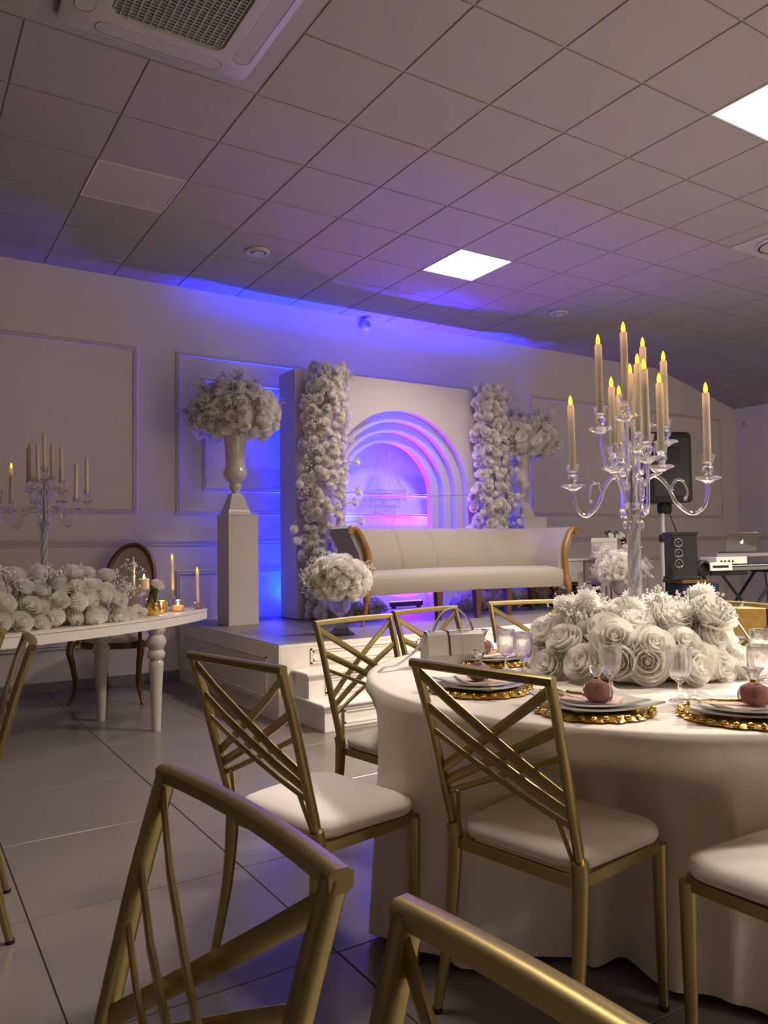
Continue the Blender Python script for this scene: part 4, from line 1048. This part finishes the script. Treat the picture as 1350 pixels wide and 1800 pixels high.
def oval_chair():
    t = thing('oval_back_chair', 'bronze oval-back chair with beige seat behind the long table', 'chair', (1.60, 6.70, 0), math.atan2(-.84, -.55) + PI / 2)
    # local: sitter faces -y ; front legs at y=-.26
    m = M_BROWN
    for s in (-1, 1):
        p = spline([(s * .30, -.28, 0), (s * .275, -.245, .06), (s * .255, -.24, .16), (s * .268, -.27, .32), (s * .285, -.285, .42), (s * .275, -.26, .50)], 5); n = len(p)
        MB().tube(p, [.013 + .022 * (k / n) ** 1.3 for k in range(n)], 10).build('leg', m, t)
        p = spline([(s * .24, .42, 0), (s * .225, .33, .2), (s * .22, .27, .42), (s * .21, .26, .50)], 5); n = len(p)
        MB().tube(p, [.014 + .014 * k / n for k in range(n)], 10).build('leg', m, t)
        p = spline([(s * .255, -.20, .47), (s * .25, -.19, .60), (s * .245, -.12, .675), (s * .23, .05, .695), (s * .19, .24, .74)], 5)
        MB().tube(p, .016, 8).build('armrest', m, t)
        p = spline([(s * .15, .26, .47), (s * .14, .275, .58), (s * .13, .285, .66)], 4)
        MB().tube(p, .016, 8).build('back_support', m, t)
    def el(a, k=1.0, y=0): return (.215 * k * math.cos(a), .285 + .10 * math.sin(a) + y, .94 + .335 * k * math.sin(a))
    b = MB(); b.tube([el(2 * PI * k / 40) for k in range(41)], .022, 10, False); b.build('back_frame', m, t)
    b = MB(); vs = [(0, .275, .94)]; 
    for r in (.5, .85, .95):
        for k in range(32): x, y, z = el(2 * PI * k / 32, r, -.022 * (1 - r ** 4)); vs.append((x, y, z))
    F = [(0, 1 + k, 1 + (k + 1) % 32) for k in range(32)] + [(1 + i * 32 + k, 1 + i * 32 + (k + 1) % 32, 33 + i * 32 + (k + 1) % 32, 33 + i * 32 + k) for i in range(2) for k in range(32)]
    b.add(vs, F); o = 0
    b.add([(x, y + .035, z) for x, y, z in vs], [tuple(reversed(f)) for f in F]); b.build('back_pad', M_MIRROR, t, True, 60)
    pr_ = []
    for k in range(40):
        a = 2 * PI * k / 40; c, s_ = math.cos(a), math.sin(a); q = (abs(c) ** 3 + abs(s_) ** 3) ** (-1 / 3); pr_.append((.275 * c * q, .02 + .27 * s_ * q))
    b = MB(); rings = [(.94, .475), (1.0, .485), (1.0, .51), (.95, .53), (.7, .548), (.0001, .555)]
    vs = [(x * k, .02 + (y - .02) * k, z) for k, z in rings for x, y in pr_]
    b.add(vs, [(i * 40 + k, i * 40 + (k + 1) % 40, (i + 1) * 40 + (k + 1) % 40, (i + 1) * 40 + k) for i in range(5) for k in range(40)]); fix(b.build('seat_pad', M_MIRROR, t))
    b = MB(); b.prism([(x * 1.02, .02 + (y - .02) * 1.02) for x, y in pr_], .435, .478); fix(b.build('seat_rail', m, t, True, 40))
oval_chair()
def head_flowers():
    rnd = random.Random(55)
    t = thing('rose_arrangement', 'long arrangement of white roses along the left table front', 'flowers', (*ht(-1.09, -.20), HT), HA)
    b = MB()
    for k in range(16):
        x = -.78 + k * .098; b.ball((x, 0, .10), .105, 10, 7)
    b.v = [(x, y, max(.003, z)) for x, y, z in b.v]; b.build('floral_foam', M_FOAM, t)
    for row, (dy, z, n) in enumerate(((-.175, .05, 15), (-.16, .145, 15), (-.10, .235, 14), (.0, .30, 13), (.12, .26, 12), (.17, .10, 11))):
        for k in range(n):
            x = -.80 + 1.60 * (k + .5 + .4 * (row % 2)) / n + rnd.uniform(-.03, .03); h = z * (1.0 - .12 * max(0, abs(x) - .5)) + rnd.uniform(-.02, .035)
            a = math.atan2(z - .06, -dy if dy else .001)
            place(ROSES[rnd.randrange(3)] if rnd.random() > .1 else POM, 'rose', t, (x, dy + rnd.uniform(-.02, .02), h), (rnd.uniform(-.4, .4), dy * 7, .3 + z * 3.5), rnd.uniform(.050, .075), rnd)
    for (x, y, z, s) in ((.88, -.03, .17, .06), (.93, .02, .07, .035), (1.0, -.02, .045, .035), (.90, -.12, .04, .05), (1.04, -.06, .04, .03), (1.06, .04, .05, .04)):
        b = MB(); b.tube([(.62, y * .5, .07), (x, y, z - .01)], .003, 5); b.build('stem', M_STEM, t)
        place(ROSES[0] if s > .045 else POM, 'rose' if s > .045 else 'pompon', t, (x, y, z), (.7, -.3, .4), s, rnd)
    for k in range(30):
        x = rnd.uniform(-.8, .85); place(BREATH[k % 2], 'baby_breath', t, (x, rnd.uniform(-.15, .1), rnd.uniform(.12, .27)), (x * .5, rnd.uniform(-.8, .4), 1), rnd.uniform(.08, .13), rnd)
    for k in range(4): place(BREATH[k % 2], 'baby_breath', t, (.80 + .05 * k, .03, .12 + .03 * (k % 2)), (.7, 0, .8), .12, rnd)
head_flowers()
LBX, LBY = .885, 5.78
cu = lambda r, a, z: (r * math.cos(math.radians(a)), r * math.sin(math.radians(a)), z)
va = -32.4  # direction across the view
l_out = [cu(.275, va + 14, .80), cu(.27, va - 20, .74), cu(.275, va + 166, .74), cu(.285, va + 198, .80)]
l_in = [cu(.105, va + 30, .80), cu(.105, va + 150, .80)]
l_up = [cu(.115, va + 5, .87), cu(.115, va + 178, .87), cu(.06, va + 250, .88), cu(.07, va + 70, .90), cu(.085, va + 215, .885)]
candelabra((LBX, LBY, HT), 'clear crystal candelabra on the long table at left, mostly unlit', l_out, l_in, l_up, .955, .70, top=True)
lc = [(l_out[3], 0, True), (l_out[2], 0, True), (l_up[1], 0, False), (l_up[4], 0, False), ((0, 0, .955), 0, False), (l_up[2], 0, False), (l_up[3], 0, False), (l_in[0], 0, True), (l_up[0], 0, False), (l_out[1], 0, False), (l_out[0], 0, False)]
for i, (p, _, lit) in enumerate(lc):
    candle((LBX + p[0], LBY + p[1], HT + p[2] + .062), '%s taper candle on the left table candelabra, %s from left' % ('lit' if lit else 'unlit ivory', ORD[i]), 'candles of the left table candelabra', lit, .245, .0125, (random.uniform(-.03, .03), random.uniform(-.04, .02)))

def crystal_holder(x, y, label, clabel, h=.13, gold=False):
    t = thing('candle_holder', label, 'candle holder', (x, y, HT))
    mm = M_SGOLD if gold else M_GLASS
    prof = [(.035, 0), (.035, .004), (.012, .012), (.010, h * .3), (.022, h * .45), (.024, h * .6), (.010, h * .75), (.012, h * .85), (.022, h * .95), (.022, h)]
    MB().lathe(prof, 18).build('stand', mm, t)
    for k in range(6):
        a = k * PI / 3 + .2; c, s = math.cos(a), math.sin(a); b = MB(); b.tube(spline([(.018 * c, .018 * s, h - .01), (.04 * c, .04 * s, h + .012), (.05 * c, .05 * s, h - .005)], 4), .0022, 5); b.ball((.05 * c, .05 * s, h - .03), .006, 6, 5, 2.0); b.build('pendant', M_GLASS, t)
    candle((x, y, HT + h), clabel, 'table tapers', True, .235, .0115, (0, -.02))
hx, hy = ht(.44, .03); crystal_holder(hx + .01, hy + .02, 'crystal candle holder with drops, taller of the two at the table end', 'lit taper candle in the taller crystal holder at the table end', .155)
crystal_holder(1.975, 5.78, 'low gilt candle holder with crystal drops at the right table corner', 'lit taper candle in the low gilt holder at the table corner', .05, True)
def jar_candle(x, y, r, h, label, gold=False, glass=True):
    t = thing('jar_candle', label, 'candle', (x, y, HT + .001))
    mm = M_SGOLD if gold else M_GLASS
    MB().lathe([(.0001, 0), (r, 0), (r, h), (r * .94, h), (r * .93, .008), (.0001, .008)], 24, cap=False).build('jar', mm, t)
    MB().lathe([(.0001, .009), (r * .80, .009), (r * .80, h * .5), (.0001, h * .5)], 18, cap=False).build('wax', M_GLOW, t)
    MB().lathe([(.002, h * .5), (.006, h * .5 + .008), (.004, h * .5 + .02), (.0002, h * .5 + .030)], 8).build('flame', M_FIRE, t)
    ld = bpy.data.lights.new('candle_glow', 'POINT'); ld.color = (1, .55, .2); ld.energy = .35; ld.shadow_soft_size = .01
    lo = bpy.data.objects.new('candle_glow', ld); C.objects.link(lo); lo.parent = t; lo.location = (0, 0, h * .5 + .045)
jar_candle(1.795, 5.70, .046, .085, 'largest clear glass jar candle near the table end')
jar_candle(1.665, 5.66, .038, .085, 'gold tinted votive candle behind the glass jar', True)
jar_candle(1.62, 5.56, .030, .045, 'small glass tealight beside the gold bud vase')
def pillar_candle(x, y):
    t = thing('footed_candle_glass', 'clear footed glass carrying a wide lit pillar candle', 'candle holder', (x, y, HT))
    MB().lathe([(.05, 0), (.05, .005), (.014, .015), (.010, .05), (.022, .085), (.030, .12), (.022, .15), (.012, .16), (.045, .172), (.05, .176), (.0001, .176)], 20).build('stand', M_GLASS, t)
    c = thing('pillar_candle', 'wide lit pillar candle in front of the oval chair back', 'candle', (x, y, HT + .177))
    MB().lathe([(.034, 0), (.036, .004), (.036, .072), (.030, .074), (.0001, .070)], 20).build('wax', M_WAX, c)
    MB().lathe([(.002, .070), (.008, .080), (.006, .095), (.0003, .112)], 8).build('flame', M_FIRE, c)
    ld = bpy.data.lights.new('candle_glow', 'POINT'); ld.color = (1, .6, .25); ld.energy = .35; ld.shadow_soft_size = .01
    lo = bpy.data.objects.new('candle_glow', ld); C.objects.link(lo); lo.parent = c; lo.location = (0, 0, .125)
pillar_candle(1.535, 5.66)
def tall_taper(x, y):
    crystal = thing('candle_holder', 'plain clear glass candle holder in front of the oval chair', 'candle holder', (x, y, HT))
    MB().lathe([(.035, 0), (.035, .004), (.010, .012), (.010, .10), (.02, .12), (.02, .13)], 16).build('stand', M_GLASS, crystal)
    candle((x, y, HT + .13), 'unlit ivory taper candle standing in front of the oval chair', 'table tapers', False, .25)
tall_taper(1.47, 5.70)
def bud_vase():
    x, y = 1.545, 5.455
    t = thing('gold_bud_vase', 'small hammered gold bud vase on the long table', 'vase', (x, y, HT + .001))
    MB().lathe([(.0001, 0), (.038, 0), (.050, .018), (.054, .045), (.048, .078), (.044, .090), (.040, .090), (.043, .07), (.0001, .06)], 20, fn=lambda a, i, z: 1 + .02 * math.sin(6 * a + 40 * z), cap=False).build('vase_body', M_SGOLD, t)
    f = thing('single_rose', 'single cream rose with dark stem in the gold bud vase', 'flower', (x, y, HT + .06))
    MB().tube(spline([(0, 0, .005), (.005, 0, .08), (.02, 0, .135)], 4), .003, 5).build('stem', M_STEM, f)
    b = MB(); b.lathe([(.008, .03), (.022, .09), (.028, .13), (.004, .14)], 6, (.012, 0, 0)); b.build('dark_wrap', M_LEAF, f)
    place(ROSES[1], 'rose', f, (.03, -.01, .158), (.5, -.2, .9), .05, random.Random(2))
bud_vase()

# ------------------------------------------------------------------ gifts and side tables, right of the sofa
def bead_column(b, x, y, z0, z1, r):
    n = max(2, int(round((z1 - z0) / (2 * r * .92)))); h = (z1 - z0) / n
    for k in range(n): b.ball((x, y, z0 + h * (k + .5)), min(r, h * .56), 16, 12)
def bead_table():
    t = thing('bead_leg_table', 'white low table on bronze bead legs behind the gift stand', 'table', (6.42, 6.30, SZ))
    MB().bbox(-.42, .42, -.22, .22, .27, .50, .006).build('body', M_WHITE, t, False)
    MB().bbox(-.43, .43, -.23, .23, .50, .52, .004).build('top_board', M_WHITE, t, False)
    for (x, y) in ((-.36, -.17), (.30, -.17), (-.36, .17), (.30, .17)):
        b = MB(); bead_column(b, x, y, 0, .27, .052); b.build('bead_leg', M_COPPER, t)
bead_table()
def gift_stand():
    t = thing('gift_stand', 'slim metal and glass stand holding the gift box', 'side table', (6.60, 5.84, SZ), math.radians(12))
    m = mat('stand_metal', (.45, .38, .30), .3, metal=.9)
    for (x, y) in ((-.28, -.13), (.28, -.13), (-.28, .13), (.28, .13)): MB().bbox(x - .007, x + .007, y - .007, y + .007, 0, .50, .001).build('leg', m, t, False)
    for z in (.255, .495):
        b = MB()
        for (x0, x1, y0, y1) in ((-.287, .287, -.137, -.123), (-.287, .287, .123, .137), (-.287, -.273, -.123, .123), (.273, .287, -.123, .123)): b.box(x0, x1, y0, y1, z, z + .012)
        b.build('frame', m, t, False)
        MB().box(-.273, .273, -.123, .123, z + .003, z + .010).build('glass_shelf', M_GLASS, t, False)
    z = SZ
    g = thing('gift_box', 'square cream gift box on the stand right of the sofa', 'box', (6.53, 5.82, SZ + .508), math.radians(38))
    MB().bbox(-.13, .13, -.13, .13, 0, .235, .003).build('box', mat('cream_card', (.74, .68, .58), .6), g, False)
    MB().bbox(-.133, .133, -.133, .133, .195, .24, .003).build('lid', mat('cream_card', (.74, .68, .58), .6), g, False)
    MB().box(-.02, .06, -.1335, -.133, .07, .085).build('print', M_INK, g, False)
    f = thing('rose_spray', 'spray of white and red roses with leaves over the gift box corner', 'flowers', (6.68, 5.76, SZ + .74))
    rnd = random.Random(3); RED = rose_mesh(8, 'red_rose', M_RED)
    for (dx, dz, me, s) in ((-.17, .03, ROSES[0], .035), (-.06, .025, ROSES[1], .035), (.0, .03, ROSES[2], .04), (.03, -.03, RED, .036), (.02, .01, RED, .028), (.05, -.095, ROSES[0], .048), (.06, -.17, ROSES[1], .03)): place(me, 'rose', f, (dx, -.05, dz), (.2, -1, .4), s, rnd)
    leaf = MB(); leaf.grid(lambda u, v: ((u - .5) * .55 * math.sin(PI * min(1, v + .02)), v, .15 * math.sin(v * 3) + .12 * abs(u - .5)), 2, 5); lm = leaf.mesh('leaf', M_LEAF)
    for k in range(26):
        a = rnd.random(); px = -.20 + .27 * a; pz = .02 + rnd.uniform(-.02, .03) if a < .8 else rnd.uniform(-.22, .02)
        if a >= .8: px = .05 + rnd.uniform(-.03, .04)
        o = link('leaf', lm, f); o.location = (px, -.02, pz); o.scale = (.06,) * 3; o.rotation_euler = (rnd.uniform(.2, 1.6), rnd.uniform(-1, 1), rnd.uniform(0, 6))
    b = MB(); b.tube(spline([(-.2, -.01, 0), (0, -.01, .01), (.05, -.01, -.08), (.06, -.01, -.22)], 4), .006, 6); b.build('stem', M_LEAF, f)
    p = thing('paper_box', 'grey paper gift box on the lower shelf of the stand', 'box', (6.46, 5.82, SZ + .268), math.radians(12))
    MB().bbox(-.085, .085, -.07, .07, 0, .19, .003).build('box', mat('grey_card', (.50, .45, .44), .6, noise=.2, nscale=30), p, False)
    MB().bbox(-.088, .088, -.073, .073, .15, .194, .003).build('lid', mat('grey_card', (.50, .45, .44), .6), p, False)
    h = thing('heart_box', 'dark red wrapped present on the lower shelf of the stand', 'present', (6.70, 5.84, SZ + .268), math.radians(12))
    MB().bbox(-.10, .10, -.07, .07, 0, .13, .01).build('box', mat('wine_wrap', (.10, .02, .03), .15), h)
    MB().bbox(-.03, .12, -.06, .06, .131, .175, .004).build('pink_sheet', mat('pink_wrap', (.55, .32, .33), .4), h)
    b = MB(); b.tube([(.03 * math.cos(a) * (1 + .5 * math.sin(2 * a)), -.075, .07 + .03 * math.sin(a)) for a in [2 * PI * k / 20 for k in range(21)]], .004, 6, False); b.build('bow', M_STEEL, h)
    c = thing('tulle_bag', 'crumpled pale cellophane gift at the left end of the stand', 'present', (6.37, 5.79, SZ + .508))
    rr = random.Random(4)
    MB().lathe([(.0001, 0), (.055, .0), (.07, .03), (.05, .07), (.02, .10), (.035, .15), (.05, .19)], 18, fn=lambda a, i, z: 1 + .18 * math.sin(5 * a + i) + .08 * math.sin(11 * a - i), cap=False).build('wrap', mat('tulle', (.75, .7, .78), .25, trans=.5, ior=1.1), c)
    MB().lathe([(.0001, .0), (.04, .005), (.04, .06), (.0001, .065)], 12, cap=False).build('content', mat('lilac_card', (.35, .28, .34), .5), c)
gift_stand()

# ------------------------------------------------------------------ sound equipment at right
def speaker_on_stand():
    x, y = 7.12, 5.52
    t = thing('speaker_stand', 'white pole speaker stand right of the stage', 'stand', (x, y, 0))
    mw = mat('white_metal', (.6, .58, .58), .4)
    MB().tube([(0, 0, .12), (0, 0, 1.30)], .030, 12).build('lower_pole', mw, t); MB().tube([(0, 0, 1.25), (0, 0, 1.66)], .022, 12).build('upper_pole', mw, t)
    MB().lathe([(.15, 0), (.15, .012), (.04, .02), (.034, .13)], 24).build('base_plate', mw, t)
    MB().lathe([(.04, 1.24), (.045, 1.26), (.045, 1.30), (.035, 1.32)], 12).build('collar', M_BLACK, t)
    s = thing('loudspeaker', 'large black loudspeaker on the white pole stand', 'speaker', (x + .04, y, 1.665), math.radians(-28))
    poly = [(-.22, -.19), (.22, -.19), (.25, -.15), (.20, .12), (.12, .20), (-.12, .20), (-.20, .12), (-.25, -.15)]
    b = MB(); n = 8; vs = []
    for (k, z) in ((.90, 0), (1, .03), (1, .72), (.96, .75), (.85, .765)): vs += [(px * k, py * k, z) for px, py in poly]
    b.add(vs, [(i * n + k, i * n + (k + 1) % n, (i + 1) * n + (k + 1) % n, (i + 1) * n + k) for i in range(4) for k in range(n)] + [tuple(range(4 * n, 5 * n)), tuple(reversed(range(n)))])
    fix(b.build('cabinet', M_BLACK, s, True, 35))
    MB().bbox(-.20, .20, -.200, -.188, .06, .70, .006).build('grille', M_DARK, s)
    MB().bbox(-.10, .10, -.203, -.199, .42, .60, .002).build('horn_plate', M_BLACK, s)
    MB().box(-.018, .018, -.2015, -.2005, .125, .14).build('badge', mat('badge_white', (.7, .7, .7), .4), s, False)
    MB().box(-.045, .045, -.204, -.2035, .395, .399).build('badge', mat('badge_grey', (.12, .12, .13), .3), s, False)
    MB().bbox(-.07, .07, -.05, .05, -.12, .004, .02).build('pole_mount', M_BLACK, s)
    cb = MB(); cb.tube(spline([(6.98, 5.38, 1.68), (7.0, 5.30, 1.45), (7.06, 5.25, 1.2), (7.02, 5.22, 1.02), (7.10, 5.2, .92)], 8), .006, 6); o = cb.build('speaker_cable', M_BLACK, None); tag(o, 'thin black cable hanging down from the loudspeaker', 'cable')
speaker_on_stand()
def cabinet_and_monitor():
    t = thing('dark_cabinet', 'dark navy cabinet with brown top and a bronze bead column', 'cabinet', (6.64, 4.83, 0), math.radians(-20))
    MB().bbox(-.20, .20, -.15, .15, 0, .835, .006).build('body', M_NAVY, t, False)
    MB().bbox(-.21, .08, -.17, .17, .835, .87, .004).build('top_board', M_BROWN, t, False)
    b = MB(); bead_column(b, -.06, -.165, .40, .83, .042); b.build('bead_column', M_COPPER, t)
    m = thing('monitor_speaker', 'upright black box speaker with row of drivers below the loudspeaker', 'speaker', (6.49, 4.84, .872), math.radians(-30))
    MB().bbox(-.12, .13, -.10, .10, .015, .45, .012).build('cabinet', M_BLACK, m)
    MB().bbox(-.13, .14, -.11, .11, .43, .46, .005).build('top_cap', M_BLACK, m); MB().bbox(-.13, .15, -.11, .11, 0, .03, .005).build('bottom_cap', M_BLACK, m)
    for k in range(3):
        b = MB(); b.lathe([(.040, 0), (.043, .006), (.034, .009), (.018, -.004), (.010, .004), (.0001, .006)], 16, cap=False); o = b.build('driver', M_DARK, m); o.rotation_euler = (PI / 2, 0, 0); o.location = (-.06, -.102, .355 - k * .10)
        b = MB(); b.tube([(.04 * math.cos(a), 0, .04 * math.sin(a)) for a in [2 * PI * q / 16 for q in range(17)]], .003, 5, False); o = b.build('driver_ring', M_STEEL, m); o.location = (-.06, -.110, .355 - k * .10)
cabinet_and_monitor()
def dj_gear():
    a = math.radians(-14)
    t = thing('keyboard_stand', 'black crossed keyboard stand at the right edge', 'stand', (7.83, 5.10, 0), a)
    for (y) in (-.16, .16):
        for s in (-1, 1):
            MB().tube([(-.38 * s, y, .02), (.38 * s, y, .90)], .016, 8).build('leg', M_BLACK, t)
    for s in (-1, 1):
        MB().tube([(.38 * s, -.22, .905), (.38 * s, .22, .905)], .016, 8).build('support_bar', M_BLACK, t); MB().tube([(.38 * s, -.22, .016), (.38 * s, .22, .016)], .016, 8).build('foot_bar', M_BLACK, t)
    k = thing('stage_keyboard', 'long black and silver keyboard on the crossed stand', 'keyboard', (7.76, 5.08, .922), a)
    MB().bbox(-.52, .75, -.15, .15, .0, .05, .006).build('body', M_BLACK, k); MB().bbox(-.52, .75, -.158, -.150, .006, .040, .002).build('front_strip', M_STEEL, k)
    kb = MB().bbox(-.50, .74, -.148, -.04, .051, .060, .002).build('key_bed', mat('key_ivory', (.6, .58, .56), .4), k)
    for q in range(26):
        if q % 7 not in (2, 6): MB().box(-.46 + q * .045, -.437 + q * .045, -.11, -.04, .060, .068).build('black_key', M_BLACK, kb, False)
    c = thing('mixer', 'white mixing console lit blue on top of the keyboard', 'mixer', (7.68, 5.13, .985), a)
    MB().bbox(-.26, .15, -.13, .13, .008, .085, .006).build('body', M_WHITE, c); 
    MB().bbox(-.24, .90, -.12, .12, .085, .12, .004).build('top_plate', mat('silver_plate', (.42, .40, .42), .35, metal=.5), c)
    for s in (-.2, .1): MB().bbox(s - .02, s + .02, -.05, .05, 0, .009, .001).build('foot', M_BLACK, c)
    for q in range(4):
        MB().lathe([(.010, 0), (.010, .016), (.007, .018)], 8, (-.2 + q * .05, -.134, .03)).build('knob', M_BLACK, c)
    l = thing('laptop', 'open silver laptop with glowing emblem, lid towards the camera', 'laptop', (7.91, 5.12, 1.108), math.radians(-38))
    MB().bbox(-.165, .165, -.01, .23, 0, .016, .005).build('keyboard_base', M_ALU, l)
    R = Matrix.Translation((0, -.005, .016)) @ Matrix.Rotation(math.radians(22), 4, 'X')
    b = MB(); b.bbox(-.165, .165, -.006, 0, 0, .225, .002, R); b.build('lid', M_ALU, l)
    # emblem: apple outline with bite and leaf
    pts = []
    for q in range(40):
        th = 2 * PI * q / 40; r = .0165 * (1 + .08 * math.cos(2 * th)) * (1 - .13 * math.exp(-((th - PI / 2) / .35) ** 2) - .07 * math.exp(-((th - 1.5 * PI) / .3) ** 2))
        px, pz = r * math.cos(th), r * 1.08 * math.sin(th)
        d = math.hypot(px - .019, pz - .003)
        if d < .009: px = .019 - (px * 0 + math.sqrt(max(0, .009 ** 2 - (pz - .003) ** 2)))
        pts.append((px, pz + .112))
    b = MB(); b.prism(pts, -.0072, -.0058, 'y'); b.prism([(.0, .133), (.004, .141), (.010, .144), (.008, .136), (.003, .1325)], -.0072, -.0058, 'y'); b.v = [tuple(R @ Vector(v)) for v in b.v]; fix(b.build('lid_emblem', M_EMBLEM, l, False))
    s = thing('side_light', 'white ring-ended lamp fixed left of the keyboard', 'stage light', (7.05, 4.96, .935), a)
    MB().bbox(.02, .30, -.05, .05, 0, .085, .004).build('body', M_WHITE, s); MB().bbox(.05, .25, -.053, -.05, .030, .055, .001).build('slot', M_BLACK, s)
    b = MB(); b.lathe([(.06, -.03), (.085, -.02), (.085, .03), (.06, .04), (.05, .0)], 18, cap=True); o = b.build('head', M_BLACK, s); o.rotation_euler = (PI / 2, 0, 0); o.location = (-.04, 0, .03)
    MB().bbox(.06, .52, -.02, .02, -.05, 0, .004).build('bracket', M_BLACK, s)
    for i, (pts, lab) in enumerate(((((8.15, 5.0, .95), (8.16, 4.98, .6), (8.02, 4.98, .3), (8.05, 4.95, .02)), 'thin cable hanging between the crossed legs'), (((8.62, 4.92, .95), (8.60, 4.9, .7), (8.42, 4.88, .4), (8.35, 4.86, .02)), 'black cable curving down at the right edge'))):
        b = MB(); b.tube(spline(pts, 8), .007, 6); o = b.build('cable', M_BLACK, None); tag(o, lab, 'cable')
dj_gear()
def chair_bags():
    # items leaning on the seat of the right-hand chair
    t = thing('paper_gift_bag', 'white paper bag with gold leaf top behind the right-edge chair', 'gift bag', (3.80, 2.43, .505), math.radians(-57))
    MB().bbox(-.085, .085, -.045, .045, 0, .23, .003).build('lower_part', M_PAPER, t, False)
    MB().bbox(-.085, .085, -.045, .045, .23, .375, .003).build('gold_band', M_GPAPER, t, False)
    for (z, x0, x1) in ((.205, -.045, .01), (.175, -.055, .055), (.15, -.04, .04)):
        for sy in (-1, 1): MB().box(x0, x1, sy * .0456 - .0004, sy * .0456 + .0004, z, z + .010).build('print_line', M_INK, t, False)
    k = thing('black_gift_box', 'black box with gold label beside the paper bag', 'box', (3.905, 2.275, .505), math.radians(-57))
    MB().bbox(-.10, .10, -.045, .045, 0, .375, .003).build('box', M_BLACK, k, False)
    for sy in (-1, 1):
        MB().box(-.075, .075, sy * .0458 - .0006, sy * .0458 + .0006, .255, .345).build('gold_label', mat('label_gold', (.50, .33, .04), .4, metal=.3, noise=.3, nscale=60), k, False)
chair_bags()
